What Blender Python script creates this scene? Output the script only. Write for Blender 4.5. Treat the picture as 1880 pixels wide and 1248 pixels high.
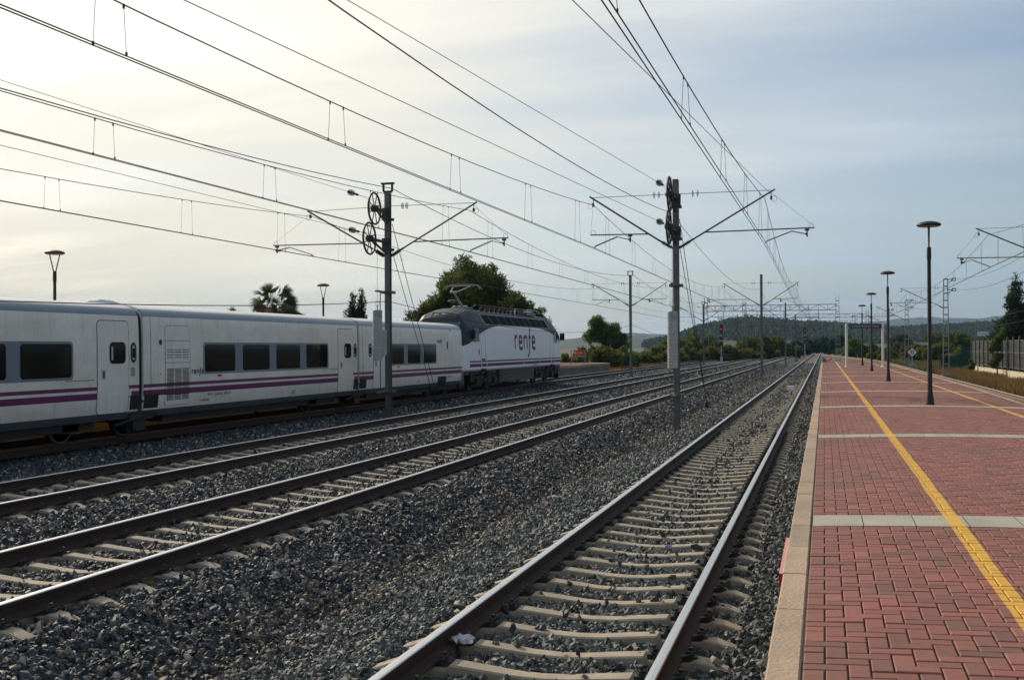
import bpy, math, random
import numpy as np
from mathutils import Vector, Matrix
random.seed(7); RNG = np.random.default_rng(11)
S = bpy.context.scene
for o in list(bpy.data.objects): bpy.data.objects.remove(o)
R = math.radians
# ------------------------------------------------------------------ camera
cam = bpy.data.cameras.new('camera'); camo = bpy.data.objects.new('camera', cam); S.collection.objects.link(camo)
cam.sensor_width = 36; cam.lens = 2030/1880*36; cam.clip_start = .1; cam.clip_end = 30000
camo.matrix_world = Matrix.Translation((0, 0, 2.15)) @ Matrix.Rotation(R(15.76), 4, 'Z') @ Matrix.Rotation(R(90.395), 4, 'X') @ Matrix.Rotation(-.005, 4, 'Z')
S.camera = camo
# ------------------------------------------------------------------ world
SUN_AZ, SUN_EL = R(54), R(31)      # azimuth to the left of the track direction (+Y)
sdir = Vector((-math.sin(SUN_AZ)*math.cos(SUN_EL), math.cos(SUN_AZ)*math.cos(SUN_EL), math.sin(SUN_EL)))
W = bpy.data.worlds.new('World'); S.world = W; W.use_nodes = True
wn, wl = W.node_tree.nodes, W.node_tree.links; wn.clear()
def N(nt, typ, loc=None, **kw):
    n = nt.nodes.new(typ)
    for k, v in kw.items():
        if k.startswith('i_'):
            key = k[2:]; key = int(key) if key.isdigit() else key
            n.inputs[key].default_value = v
        else: setattr(n, k, v)
    return n
def M(nt, op, a, b=None, c=None, clamp=False):
    n = nt.nodes.new('ShaderNodeMath'); n.operation = op; n.use_clamp = clamp
    for i, v in enumerate((a, b, c)):
        if v is None: continue
        if isinstance(v, (int, float)): n.inputs[i].default_value = v
        else: nt.links.new(v, n.inputs[i])
    return n.outputs[0]
def MIX(nt, f, a, b, mode='MIX'):
    n = nt.nodes.new('ShaderNodeMix'); n.data_type = 'RGBA'; n.blend_type = mode
    for s, v in ((n.inputs[0], f), (n.inputs[6], a), (n.inputs[7], b)):
        if isinstance(v, (int, float)): s.default_value = v
        elif isinstance(v, (tuple, list)): s.default_value = (*v[:3], 1)
        else: nt.links.new(v, s)
    return n.outputs[2]
nt = W.node_tree
sky = N(nt, 'ShaderNodeTexSky', sky_type='NISHITA', sun_disc=False, sun_elevation=SUN_EL, sun_rotation=-SUN_AZ, air_density=1.0, dust_density=1.5, ozone_density=1.5)
tc = N(nt, 'ShaderNodeTexCoord'); sep = N(nt, 'ShaderNodeSeparateXYZ'); wl.new(tc.outputs['Generated'], sep.inputs[0])
dot = N(nt, 'ShaderNodeVectorMath', operation='DOT_PRODUCT'); wl.new(tc.outputs['Generated'], dot.inputs[0]); dot.inputs[1].default_value = sdir
g = M(nt, 'MAXIMUM', dot.outputs['Value'], 0.0)
zc = M(nt, 'MAXIMUM', sep.outputs[2], 0.0)
den = M(nt, 'ADD', zc, .10)
cx = M(nt, 'DIVIDE', sep.outputs[0], den); cy = M(nt, 'DIVIDE', sep.outputs[1], den)
cmb = N(nt, 'ShaderNodeCombineXYZ'); wl.new(cx, cmb.inputs[0]); wl.new(cy, cmb.inputs[1])
mp = N(nt, 'ShaderNodeMapping'); wl.new(cmb.outputs[0], mp.inputs[0]); mp.inputs['Rotation'].default_value = (0, 0, R(-28)); mp.inputs['Scale'].default_value = (.28, 1.15, 1)
n1 = N(nt, 'ShaderNodeTexNoise'); wl.new(mp.outputs[0], n1.inputs['Vector']); n1.inputs['Scale'].default_value = 1.3; n1.inputs['Detail'].default_value = 6; n1.inputs['Roughness'].default_value = .52; n1.inputs['Distortion'].default_value = .35
n2 = N(nt, 'ShaderNodeTexNoise'); wl.new(cmb.outputs[0], n2.inputs['Vector']); n2.inputs['Scale'].default_value = .45; n2.inputs['Detail'].default_value = 3
nn = M(nt, 'ADD', M(nt, 'MULTIPLY', n1.outputs[0], .6), M(nt, 'MULTIPLY', n2.outputs[0], .5))
cov = N(nt, 'ShaderNodeMapRange'); wl.new(nn, cov.inputs[0]); cov.inputs[1].default_value = .42; cov.inputs[2].default_value = .66; cov.inputs[3].default_value = .12; cov.inputs[4].default_value = .97
# thicker veil towards the sun
covg = M(nt, 'ADD', cov.outputs[0], M(nt, 'MULTIPLY', M(nt, 'POWER', g, 5.0), .9), clamp=True)
ramp = N(nt, 'ShaderNodeValToRGB'); el = ramp.color_ramp.elements
for _ in range(6): el.new(.5)
for k, (p, c) in enumerate([(0, (.31, .35, .38)), (.39, (.315, .39, .415)), (.53, (.41, .475, .54)), (.67, (.57, .605, .62)), (.79, (.72, .715, .68)), (.86, (.80, .785, .73)), (.93, (.98, .96, .90)), (1, (1., 1., 1.))]): el[k].position = p; el[k].color = (*c, 1)
wl.new(g, ramp.inputs[0])
veil = N(nt, 'ShaderNodeVectorMath', operation='SCALE'); wl.new(ramp.outputs[0], veil.inputs[0]); wl.new(M(nt, 'ADD', 10.0, M(nt, 'MULTIPLY', M(nt, 'POWER', g, 60.0), 14.0)), veil.inputs['Scale'])
lowz = M(nt, 'POWER', M(nt, 'SUBTRACT', 1.0, zc, clamp=True), 6.0)
warm = M(nt, 'MULTIPLY', lowz, M(nt, 'MULTIPLY', M(nt, 'SUBTRACT', g, .56), 3.4, clamp=True), clamp=True)
tex = M(nt, 'ADD', .40, M(nt, 'MULTIPLY', nn, 1.13))
cc0 = MIX(nt, warm, (1.05, 1.05, 1.04), (1.16, 1.06, .82)); vt = N(nt, 'ShaderNodeVectorMath', operation='SCALE'); wl.new(veil.outputs[0], vt.inputs[0]); wl.new(tex, vt.inputs['Scale'])
cc = N(nt, 'ShaderNodeVectorMath', operation='MULTIPLY'); wl.new(vt.outputs[0], cc.inputs[0]); wl.new(cc0, cc.inputs[1])
skc = N(nt, 'ShaderNodeVectorMath', operation='MULTIPLY'); wl.new(sky.outputs[0], skc.inputs[0]); skc.inputs[1].default_value = (1.02, 1.02, 1.02)
fin = MIX(nt, covg, skc.outputs[0], cc.outputs[0])
bg = N(nt, 'ShaderNodeBackground'); wl.new(fin, bg.inputs[0]); bg.inputs[1].default_value = .1
wo = N(nt, 'ShaderNodeOutputWorld'); wl.new(bg.outputs[0], wo.inputs[0])
# ------------------------------------------------------------------ sun
sl = bpy.data.lights.new('sun', 'SUN'); sl.energy = 3.2; sl.angle = R(1.2); sl.color = (1, .86, .66)
so = bpy.data.objects.new('sun', sl); S.collection.objects.link(so); so.rotation_euler = sdir.to_track_quat('Z', 'Y').to_euler()
S.view_settings.view_transform = 'Standard'; S.view_settings.look = 'None'; S.view_settings.exposure = .2; S.view_settings.gamma = 1
S.cycles.max_bounces = 6; S.cycles.transparent_max_bounces = 8; S.cycles.volume_bounces = 0
# ================================================================== helpers
def mat(name, col, rough=.7, metal=0, var=0, vscale=3, bump=0, bscale=30, island=0, col2=None, spec=.5, trans=0, emit=None, es=0, stretch=(1,1,1)):
    m = bpy.data.materials.new(name); m.use_nodes = True; t = m.node_tree; b = t.nodes['Principled BSDF']
    b.inputs['Roughness'].default_value = rough; b.inputs['Metallic'].default_value = metal; b.inputs['Specular IOR Level'].default_value = spec
    c = None
    if var or col2 or bump:
        co = N(t, 'ShaderNodeTexCoord'); mpp = N(t, 'ShaderNodeMapping'); t.links.new(co.outputs['Object'], mpp.inputs[0]); mpp.inputs['Scale'].default_value = stretch
    if var or col2:
        nz = N(t, 'ShaderNodeTexNoise'); t.links.new(mpp.outputs[0], nz.inputs['Vector']); nz.inputs['Scale'].default_value = vscale; nz.inputs['Detail'].default_value = 5; nz.inputs['Roughness'].default_value = .65
        mr = N(t, 'ShaderNodeMapRange'); t.links.new(nz.outputs[0], mr.inputs[0]); mr.inputs[1].default_value = .3; mr.inputs[2].default_value = .7
        if col2: c = MIX(t, mr.outputs[0], col, col2)
        else: c = MIX(t, mr.outputs[0], [x*(1-var) for x in col], [min(1, x*(1+var)) for x in col])
    if island:
        geo = N(t, 'ShaderNodeNewGeometry'); v = N(t, 'ShaderNodeMapRange'); t.links.new(geo.outputs['Random Per Island'], v.inputs[0]); v.inputs[3].default_value = 1-island; v.inputs[4].default_value = 1+island
        sc = N(t, 'ShaderNodeVectorMath', operation='SCALE'); t.links.new(v.outputs[0], sc.inputs['Scale'])
        if c is None: sc.inputs[0].default_value = col
        else: t.links.new(c, sc.inputs[0])
        c = sc.outputs[0]
    if c is None: b.inputs['Base Color'].default_value = (*col, 1)
    else: t.links.new(c, b.inputs['Base Color'])
    if bump:
        nb = N(t, 'ShaderNodeTexNoise'); t.links.new(mpp.outputs[0], nb.inputs['Vector']); nb.inputs['Scale'].default_value = bscale; nb.inputs['Detail'].default_value = 4
        bp = N(t, 'ShaderNodeBump'); bp.inputs['Strength'].default_value = bump; bp.inputs['Distance'].default_value = .02; t.links.new(nb.outputs[0], bp.inputs['Height']); t.links.new(bp.outputs[0], b.inputs['Normal'])
    if trans:
        b.inputs['Subsurface Weight'].default_value = 0
        tr = N(t, 'ShaderNodeBsdfTranslucent'); ms = N(t, 'ShaderNodeMixShader'); ms.inputs[0].default_value = trans
        if c is None: tr.inputs[0].default_value = (*col, 1)
        else: t.links.new(c, tr.inputs[0])
        t.links.new(b.outputs[0], ms.inputs[1]); t.links.new(tr.outputs[0], ms.inputs[2]); t.links.new(ms.outputs[0], t.nodes['Material Output'].inputs[0])
    if emit: b.inputs['Emission Color'].default_value = (*emit, 1); b.inputs['Emission Strength'].default_value = es
    return m
class MB:
    def __init__(s): s.v = []; s.f = []; s.mi = []; s.m = 0
    def add(s, vs, fs):
        n = len(s.v); s.v += [tuple(p) for p in vs]; s.f += [tuple(n+i for i in q) for q in fs]; s.mi += [s.m]*len(fs); return s
    def box(s, x0, x1, y0, y1, z0, z1):
        return s.add([(x0,y0,z0),(x1,y0,z0),(x1,y1,z0),(x0,y1,z0),(x0,y0,z1),(x1,y0,z1),(x1,y1,z1),(x0,y1,z1)],
                     [(0,3,2,1),(4,5,6,7),(0,1,5,4),(1,2,6,5),(2,3,7,6),(3,0,4,7)])
    def obox(s, p0, p1, w, h, up=(0,0,1)):
        p0, p1 = Vector(p0), Vector(p1); d = (p1-p0).normalized(); u = Vector(up)
        if abs(d.dot(u)) > .98: u = Vector((1,0,0))
        a = d.cross(u).normalized()*w/2; b = a.cross(d).normalized()*h/2
        return s.add([p0-a-b, p0+a-b, p0+a+b, p0-a+b, p1-a-b, p1+a-b, p1+a+b, p1-a+b], [(0,1,2,3),(7,6,5,4),(0,4,5,1),(1,5,6,2),(2,6,7,3),(3,7,4,0)])
    def tube(s, pts, r, n=6, cap=True, closed=False):
        pts = [Vector(p) for p in pts]; vs = []; fs = []; L = len(pts); prev = None
        rr = r if isinstance(r, (list, tuple)) else [r]*L
        for i, p in enumerate(pts):
            if closed: d = pts[(i+1) % L]-pts[i-1]
            else: d = pts[min(i+1, L-1)]-pts[max(i-1, 0)]
            d.normalize()
            u = Vector((0,0,1)) if abs(d.z) < .9 else Vector((1,0,0))
            a = d.cross(u).normalized() if prev is None else (prev-d*prev.dot(d)).normalized()
            prev = a; b = d.cross(a)
            for k in range(n):
                t = 2*math.pi*k/n; vs.append(p+(a*math.cos(t)+b*math.sin(t))*rr[i])
        for i in range(L if closed else L-1):
            j = (i+1) % L
            for k in range(n): fs.append((i*n+k, i*n+(k+1) % n, j*n+(k+1) % n, j*n+k))
        if cap and not closed: fs.append(tuple(range(n))[::-1]); fs.append(tuple((L-1)*n+k for k in range(n)))
        return s.add(vs, fs)
    def lathe(s, c, prof, n=16, axis=(0,0,1)):
        ax = Vector(axis).normalized(); u = ax.orthogonal().normalized(); w = ax.cross(u); c = Vector(c); vs = []; fs = []
        for r, h in prof:
            for k in range(n):
                t = 2*math.pi*k/n; vs.append(c+ax*h+(u*math.cos(t)+w*math.sin(t))*r)
        for i in range(len(prof)-1):
            for k in range(n): fs.append((i*n+k, i*n+(k+1) % n, (i+1)*n+(k+1) % n, (i+1)*n+k))
        fs.append(tuple(range(n))[::-1]); fs.append(tuple((len(prof)-1)*n+k for k in range(n)))
        return s.add(vs, fs)
    def prism(s, poly, p0, ax_u, ax_v, ax_w, depth):
        u, v, w, p0 = Vector(ax_u), Vector(ax_v), Vector(ax_w), Vector(p0); n = len(poly)
        vs = [p0+u*a+v*b for a, b in poly]+[p0+u*a+v*b+w*depth for a, b in poly]
        return s.add(vs, [tuple(range(n))[::-1], tuple(range(n, 2*n))]+[(i, (i+1) % n, n+(i+1) % n, n+i) for i in range(n)])
    def build(s, name, mats, parent=None, smooth=False, origin=None):
        me = bpy.data.meshes.new(name); v = s.v
        if origin is not None: v = [(p[0]-origin[0], p[1]-origin[1], p[2]-origin[2]) for p in v]
        me.from_pydata(v, [], s.f)
        for m in (mats if isinstance(mats, (list, tuple)) else [mats]): me.materials.append(m)
        if any(s.mi): me.polygons.foreach_set('material_index', s.mi)
        if smooth:
            me.polygons.foreach_set('use_smooth', [True]*len(me.polygons))
            me.set_sharp_from_angle(angle=R(35))
        me.update()
        o = bpy.data.objects.new(name, me); S.collection.objects.link(o)
        if parent: o.parent = parent
        if origin is not None: o.location = origin
        return o
def npmesh(name, verts, faces, m, k=4, smooth=False):
    me = bpy.data.meshes.new(name); nv = len(verts); nf = len(faces)
    me.vertices.add(nv); me.vertices.foreach_set('co', np.asarray(verts, dtype=np.float32).ravel())
    me.loops.add(nf*k); me.loops.foreach_set('vertex_index', np.asarray(faces, dtype=np.int32).ravel())
    me.polygons.add(nf); me.polygons.foreach_set('loop_start', np.arange(0, nf*k, k, dtype=np.int32))
    me.polygons.foreach_set('use_smooth', np.full(nf, smooth, dtype=bool))
    me.materials.append(m); me.update(calc_edges=True); me.validate()
    o = bpy.data.objects.new(name, me); S.collection.objects.link(o); return o
def tag(o, label=None, cat=None, group=None, kind=None):
    if label: o['label'] = label
    if cat: o['category'] = cat
    if group: o['group'] = group
    if kind: o['kind'] = kind
    return o
def empty(name, loc, label=None, cat=None, group=None, kind=None):
    o = bpy.data.objects.new(name, None); S.collection.objects.link(o); o.location = loc; o.empty_display_size = .2
    return tag(o, label, cat, group, kind)
def copy_tree(o, parent=None):
    c = o.copy(); S.collection.objects.link(c)
    if parent: c.parent = parent
    for ch in o.children: copy_tree(ch, c)
    return c
# text as mesh, lying on the plane x = const facing +X (reads along +Y)
def text_mesh(name, body, size, m, parent, loc, rot=(R(90), 0, R(90)), depth=.003, align='CENTER', sx=1, bold=0):
    cu = bpy.data.curves.new(name, 'FONT'); cu.body = body; cu.size = size; cu.extrude = depth; cu.offset = bold; cu.align_x = align; cu.align_y = 'CENTER'
    to = bpy.data.objects.new(name, cu); S.collection.objects.link(to); bpy.context.view_layer.update()
    me = bpy.data.meshes.new_from_object(to.evaluated_get(bpy.context.evaluated_depsgraph_get()))
    bpy.data.objects.remove(to)
    me.name = name; me.materials.clear(); me.materials.append(m)
    o = bpy.data.objects.new(name, me); S.collection.objects.link(o); o.parent = parent; o.location = loc; o.rotation_euler = rot; o.scale = (sx, 1, 1)
    return o
# ================================================================== materials
concrete = mat('sleeper_concrete', (.25, .215, .165), .85, col2=(.40, .33, .25), vscale=4, bump=.3, bscale=60)
rail_rust = mat('rail_rust', (.028, .014, .011), .8, col2=(.050, .024, .016), vscale=8, bump=.2, bscale=50)
rail_rust2 = mat('rail_rust_bright', (.20, .10, .04), .75, col2=(.12, .06, .03), vscale=6)
rail_steel = mat('rail_steel', (.62, .62, .62), .33, metal=1, var=.15, vscale=20, stretch=(8, .3, 1))
galv = mat('galvanised_steel', (.13, .13, .125), .6, metal=.3, var=.3, vscale=5)
galv_light = mat('light_galvanised', (.32, .33, .33), .6, metal=.3, var=.15, vscale=5)
dark_iron = mat('dark_iron', (.045, .045, .045), .6, metal=.3, var=.3)
wire_m = mat('copper_wire', (.03, .027, .025), .6, metal=.4)
thin_wire = mat('thin_wire', (.05, .047, .045), .6, metal=.4)
glass_ins = mat('insulator_glass', (.30, .34, .33), .1, spec=.9)
def seethrough(m, f):
    t = m.node_tree; b = t.nodes['Principled BSDF']; tp = N(t, 'ShaderNodeBsdfTransparent'); ms = N(t, 'ShaderNodeMixShader'); ms.inputs[0].default_value = f
    t.links.new(tp.outputs[0], ms.inputs[1]); t.links.new(b.outputs[0], ms.inputs[2]); t.links.new(ms.outputs[0], t.nodes['Material Output'].inputs[0])
seethrough(glass_ins, .45)
weight_m = mat('weight_concrete', (.42, .42, .42), .8, var=.12, vscale=6)
ins_brown = mat('insulator_porcelain', (.04, .03, .03), .35)
lamp_black = mat('lamp_black_paint', (.012, .009, .010), .6, var=.2)
white_paint = mat('carriage_white', (.84, .82, .75), .38, col2=(.68, .65, .57), vscale=1.1, stretch=(1, .8, 1.6))
white_door = mat('door_white', (.77, .75, .68), .42, var=.07, vscale=1.5)
def streaks(m, amt=.5, col=(.30, .26, .20)):
    t = m.node_tree; b = t.nodes['Principled BSDF']; src = b.inputs['Base Color'].links[0].from_socket; co = N(t, 'ShaderNodeTexCoord'); mp_ = N(t, 'ShaderNodeMapping'); t.links.new(co.outputs['Object'], mp_.inputs[0]); mp_.inputs['Scale'].default_value = (1, 9, .55)
    n_ = N(t, 'ShaderNodeTexNoise'); t.links.new(mp_.outputs[0], n_.inputs['Vector']); n_.inputs['Scale'].default_value = 1.6; n_.inputs['Detail'].default_value = 6; n_.inputs['Roughness'].default_value = .7
    t.links.new(MIX(t, M(t, 'MULTIPLY', M(t, 'MULTIPLY', M(t, 'SUBTRACT', n_.outputs[0], .50), 4, clamp=True), amt), src, col), b.inputs['Base Color'])
streaks(white_paint, .38); streaks(white_door, .30)
grey_roofband = mat('roof_band_grey', (.19, .23, .29), .35, var=.06)
roof_top = mat('roof_sun_reflecting', (.58, .58, .58), .3, var=.08)  # paler than the band below: bright sun reflection put into the roof colour
panel_grey = mat('window_band_grey', (.16, .20, .25), .35)
skirt_grey = mat('skirt_grey', (.060, .075, .085), .55, var=.2)
purple = mat('stripe_purple', (.13, .008, .10), .4)
glass_dark = mat('window_glass_dark', (.006, .006, .006), .06, spec=.22)
seam_dark = mat('seam_dark', (.045, .04, .035), .7)
rubber = mat('rubber_black', (.012, .012, .012), .8)
bogie_m = mat('bogie_dark', (.018, .017, .017), .7, var=.4, vscale=4)
wheel_m = mat('wheel_steel', (.20, .20, .20), .4, metal=.8)
red_m = mat('red_sign', (.62, .03, .03), .5)
white_m = mat('white_sign', (.75, .75, .75), .5)
letter_purple = mat('letter_purple', (.085, .012, .06), .5)
letter_grey = mat('letter_grey', (.16, .15, .14), .6)
# ================================================================== terrain
PROF = [(-24.6, .60), (-19.45, -.45), (-19.1, -.28), (-16.3, -.28), (-15.8, -.30), (-13.6, -.30), (-13.2, -.25), (-10.8, -.25), (-10.3, -.30), (-9.7, -.40), (-9.2, -.27),
        (-9.0, -.245), (-6.3, -.245), (-5.95, -.30), (-5.0, -.66), (-4.4, -.55), (-3.7, -.36), (-3.25, -.25), (-.65, -.25), (-.2, -.24)]
PA = np.array([p[0] for p in PROF]); PZ = np.array([p[1] for p in PROF])
def vnoise(x, y, s=1.0, seed=0):
    r = 0
    for k, (fx, fy, a) in enumerate(((1.3, .9, 1.), (-.7, 1.7, .8), (2.3, -1.1, .5), (1.1, 3.1, .4), (4.3, 2.9, .25), (-3.7, 5.3, .2))):
        r = r+a*np.sin(fx*x*s+fy*y*s+seed*1.7+k*2.1)
    return r/3.15
def ter(a, t):
    a = np.asarray(a, float); t = np.asarray(t, float)
    z = np.interp(a, PA, PZ)
    rough = np.where((a > -6.2) & (a < -3.4), 1., 0)+np.where((a > -10.6) & (a < -9.3), .8, 0)
    inner = np.minimum.reduce([np.abs(a-c) for c in (-1.972, -7.63, -12.05)]); z = z-.035*np.clip((1.32-inner)/.12, 0, 1)
    return z+.035*rough*vnoise(a, t, 1.6)
ground_m = mat('dry_earth', (.10, .085, .055), .95, col2=(.06, .06, .03), vscale=.15, bump=.5, bscale=3)
# ground: one sheet to the horizon
mb = MB(); xs = [-5000, -2500, -600, -150, -60, -24.6, 14, 60, 200, 800, 2500, 4000]; ys = [-60, 0, 60, 140, 300, 700, 1600, 4000, 6900]
gv = [(x, y, -.9) for y in ys for x in xs]
mb.add(gv, [(j*len(xs)+i, j*len(xs)+i+1, (j+1)*len(xs)+i+1, (j+1)*len(xs)+i) for j in range(len(ys)-1) for i in range(len(xs)-1)])
tag(mb.build('ground', ground_m), kind='structure')
# raised field left of the far platform
mb = MB(); mb.add([(-24.7, -10, .5), (-24.7, 103, .5), (-200, 103, .5), (-200, -10, .5), (-24.7, 110, -.7), (-200, 110, -.7)], [(0,1,2,3), (1,4,5,2)]); tag(mb.build('field', ground_m), kind='structure')
# ballast bed
bed_m = mat('ballast_dark', (.028, .028, .030), .95, col2=(.065, .060, .052), vscale=9, bump=1., bscale=26)
bed_far = mat('ballast_far', (.052, .050, .048), .95, col2=(.10, .088, .072), vscale=5, bump=1., bscale=12)
def grid_mesh(name, aa, tt_, zf, m):
    A, T = np.meshgrid(aa, tt_); Z = zf(A, T); v = np.stack([A, T, Z], -1).reshape(-1, 3); n = len(aa); k = len(tt_)
    I, J = np.meshgrid(np.arange(n-1), np.arange(k-1)); q = (J*n+I).ravel()
    return npmesh(name, v, np.stack([q, q+1, q+n+1, q+n], 1), m, 4, True)
aa = np.unique(np.concatenate([PA[1:], np.arange(-19.4, -.2, .15)]))
tag(grid_mesh('ballast_bed', aa, np.concatenate([np.arange(-3, 60, .5), np.arange(60, 140, 2.5), [140, 170, 200, 260, 330, 400, 520, 700]]), ter, bed_m), kind='structure')
def ter0(a, t): return np.interp(a, [3.9, 5.5, 8.6, 9.3, 10.6], [-.45, -.25, -.25, -.5, -.92])+0*t
def T0c(t):    # centre line of the right-hand track: straight, then curving left into the main line
    return 7.05 if t < 150 else 7.05-9.0*(lambda u: u*u*(3-2*u))(min(1, (t-150)/190))
mb = MB(); tl = list(range(10, 160, 10))+list(range(160, 345, 10)); pr = [(-3.2, -.9), (-1.6, -.26), (1.6, -.26), (2.3, -.5), (3.6, -.92)]
for t in tl: mb.v += [(T0c(t)+a, t, z+.02*(t > 180)) for a, z in pr]
n = len(pr)
for j in range(len(tl)-1):
    for i in range(n-1): mb.f.append((j*n+i, j*n+i+1, (j+1)*n+i+1, (j+1)*n+i)); mb.mi.append(0)
tag(mb.build('ballast_bed_side', bed_far, smooth=True), kind='structure')
# ---------------------------------------------------------------- ballast stones (uncountable: one instanced object per bed)
def stone_material():
    m = bpy.data.materials.new('crushed_stone'); m.use_nodes = True; t = m.node_tree; b = t.nodes['Principled BSDF']
    oi = N(t, 'ShaderNodeObjectInfo'); ge = N(t, 'ShaderNodeNewGeometry'); sp = N(t, 'ShaderNodeSeparateXYZ'); t.links.new(ge.outputs['Position'], sp.inputs[0])
    def ramp(fac, stops):
        r = N(t, 'ShaderNodeValToRGB'); e = r.color_ramp.elements
        while len(e) < len(stops): e.new(.5)
        for k, (p, c) in enumerate(stops): e[k].position = p; e[k].color = (*c, 1)
        t.links.new(fac, r.inputs[0]); return r.outputs[0]
    grey = ramp(oi.outputs['Random'], [(0, (.030, .036, .039)), (.35, (.058, .068, .068)), (.7, (.090, .102, .098)), (.9, (.13, .138, .127)), (1, (.22, .20, .16))])
    brown = ramp(oi.outputs['Random'], [(0, (.012, .017, .026)), (.5, (.032, .043, .056)), (.74, (.065, .074, .080)), (.86, (.12, .088, .060)), (.94, (.27, .23, .18)), (1, (.48, .44, .38))])
    nz = N(t, 'ShaderNodeTexNoise'); t.links.new(ge.outputs['Position'], nz.inputs['Vector']); nz.inputs['Scale'].default_value = 1.6
    # brown stones lie between the tracks; grey-green new stone round the near track
    x = M(t, 'ADD', sp.outputs[0], M(t, 'MULTIPLY', M(t, 'SUBTRACT', nz.outputs[0], .5), 1.6))
    f = M(t, 'MULTIPLY', M(t, 'SUBTRACT', -4.5, x), 2.5, clamp=True)
    f2 = M(t, 'MULTIPLY', M(t, 'ADD', x, .9), 1.4, clamp=True)
    f = M(t, 'MAXIMUM', f, M(t, 'MULTIPLY', f2, .55))
    c = MIX(t, f, grey, brown)
    tan = ramp(oi.outputs['Random'], [(0, (.03, .032, .035)), (.35, (.07, .06, .05)), (.6, (.16, .11, .07)), (.85, (.25, .19, .13)), (1, (.34, .28, .21))])
    vb = M(t, 'SUBTRACT', 1.0, M(t, 'MULTIPLY', M(t, 'ABSOLUTE', M(t, 'ADD', x, 5.0)), 1.5), clamp=True)
    c = MIX(t, M(t, 'MULTIPLY', vb, .45), c, tan)
    n2 = N(t, 'ShaderNodeTexNoise'); co = N(t, 'ShaderNodeTexCoord'); t.links.new(co.outputs['Object'], n2.inputs['Vector']); n2.inputs['Scale'].default_value = 3
    c = MIX(t, .35, c, MIX(t, n2.outputs[0], (.2,.2,.2), (1.6,1.55,1.5)), 'MULTIPLY') if False else c
    t.links.new(c, b.inputs['Base Color']); b.inputs['Roughness'].default_value = .62; b.inputs['Specular IOR Level'].default_value = .45
    return m
stone_m = stone_material()
def stones_gn(m, nvar=7):
    gt = bpy.data.node_groups.new('stone_scatter', 'GeometryNodeTree'); gt.interface.new_socket('Geometry', in_out='INPUT', socket_type='NodeSocketGeometry'); gt.interface.new_socket('Geometry', in_out='OUTPUT', socket_type='NodeSocketGeometry')
    gi = gt.nodes.new('NodeGroupInput'); go = gt.nodes.new('NodeGroupOutput'); L = gt.links.new
    join = gt.nodes.new('GeometryNodeGeometryToInstance')
    for k in range(nvar):
        ic = gt.nodes.new('GeometryNodeMeshIcoSphere'); ic.inputs['Radius'].default_value = .5; ic.inputs['Subdivisions'].default_value = 2 if k % 2 else 1
        pos = gt.nodes.new('GeometryNodeInputPosition'); ad = gt.nodes.new('ShaderNodeVectorMath'); ad.operation = 'ADD'; ad.inputs[1].default_value = (k*7.3, k*3.1, k*5.7); L(pos.outputs[0], ad.inputs[0])
        nz = gt.nodes.new('ShaderNodeTexNoise'); nz.inputs['Scale'].default_value = 1.5; nz.inputs['Detail'].default_value = 1; L(ad.outputs[0], nz.inputs['Vector'])
        sb = gt.nodes.new('ShaderNodeVectorMath'); sb.operation = 'SUBTRACT'; sb.inputs[1].default_value = (.5, .5, .5); L(nz.outputs['Color'], sb.inputs[0])
        sc = gt.nodes.new('ShaderNodeVectorMath'); sc.operation = 'SCALE'; sc.inputs['Scale'].default_value = 1.25; L(sb.outputs[0], sc.inputs[0])
        sp = gt.nodes.new('GeometryNodeSetPosition'); L(ic.outputs['Mesh'], sp.inputs['Geometry']); L(sc.outputs[0], sp.inputs['Offset'])
        tr = gt.nodes.new('GeometryNodeTransform'); tr.inputs['Scale'].default_value = (1.0+.25*(k % 3), 1., .62+.12*(k % 2)); L(sp.outputs[0], tr.inputs[0])
        sm = gt.nodes.new('GeometryNodeSetShadeSmooth'); sm.inputs['Shade Smooth'].default_value = False; L(tr.outputs[0], sm.inputs[0])
        stm = gt.nodes.new('GeometryNodeSetMaterial'); stm.inputs['Material'].default_value = m; L(sm.outputs[0], stm.inputs[0]); L(stm.outputs[0], join.inputs[0])
    ip = gt.nodes.new('GeometryNodeInstanceOnPoints'); L(gi.outputs[0], ip.inputs['Points']); L(join.outputs[0], ip.inputs['Instance']); ip.inputs['Pick Instance'].default_value = True
    rv = gt.nodes.new('FunctionNodeRandomValue'); rv.data_type = 'FLOAT_VECTOR'; rv.inputs[1].default_value = (6.3, 6.3, 6.3); L(rv.outputs[0], ip.inputs['Rotation'])
    na = gt.nodes.new('GeometryNodeInputNamedAttribute'); na.data_type = 'FLOAT'; na.inputs[0].default_value = 'size'; L(na.outputs[0], ip.inputs['Scale'])
    L(ip.outputs[0], go.inputs[0]); return gt
STONE_GN = stones_gn(stone_m)
def scatter_points(name, P, size, gn):
    me = bpy.data.meshes.new(name); me.vertices.add(len(P)); me.vertices.foreach_set('co', P.astype(np.float32).ravel())
    a = me.attributes.new('size', 'FLOAT', 'POINT'); a.data.foreach_set('value', size.astype(np.float32)); me.update()
    o = bpy.data.objects.new(name, me); S.collection.objects.link(o); md = o.modifiers.new('scatter', 'NODES'); md.node_group = gn; return o
th = R(15.76); ct, st_ = math.cos(th), math.sin(th)
def atpx(x, Z):   # world lateral/along for a photo column at camera depth Z
    k = (x-940)/2030; X = k*Z; return X*ct-Z*st_, X*st_+Z*ct
def topz(x, y, Z): return 2.15-(y-(638-.005*(x-940)))*Z/2030
def in_view(a, t, zmin, zmax, l=-.60, r=.56):
    Zc = -a*st_+t*ct; X = a*ct+t*st_
    return (Zc > zmin) & (Zc <= zmax) & (X/np.maximum(Zc, .1) > l) & (X/np.maximum(Zc, .1) < r)
SP0 = .6; SPH = .53
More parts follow.
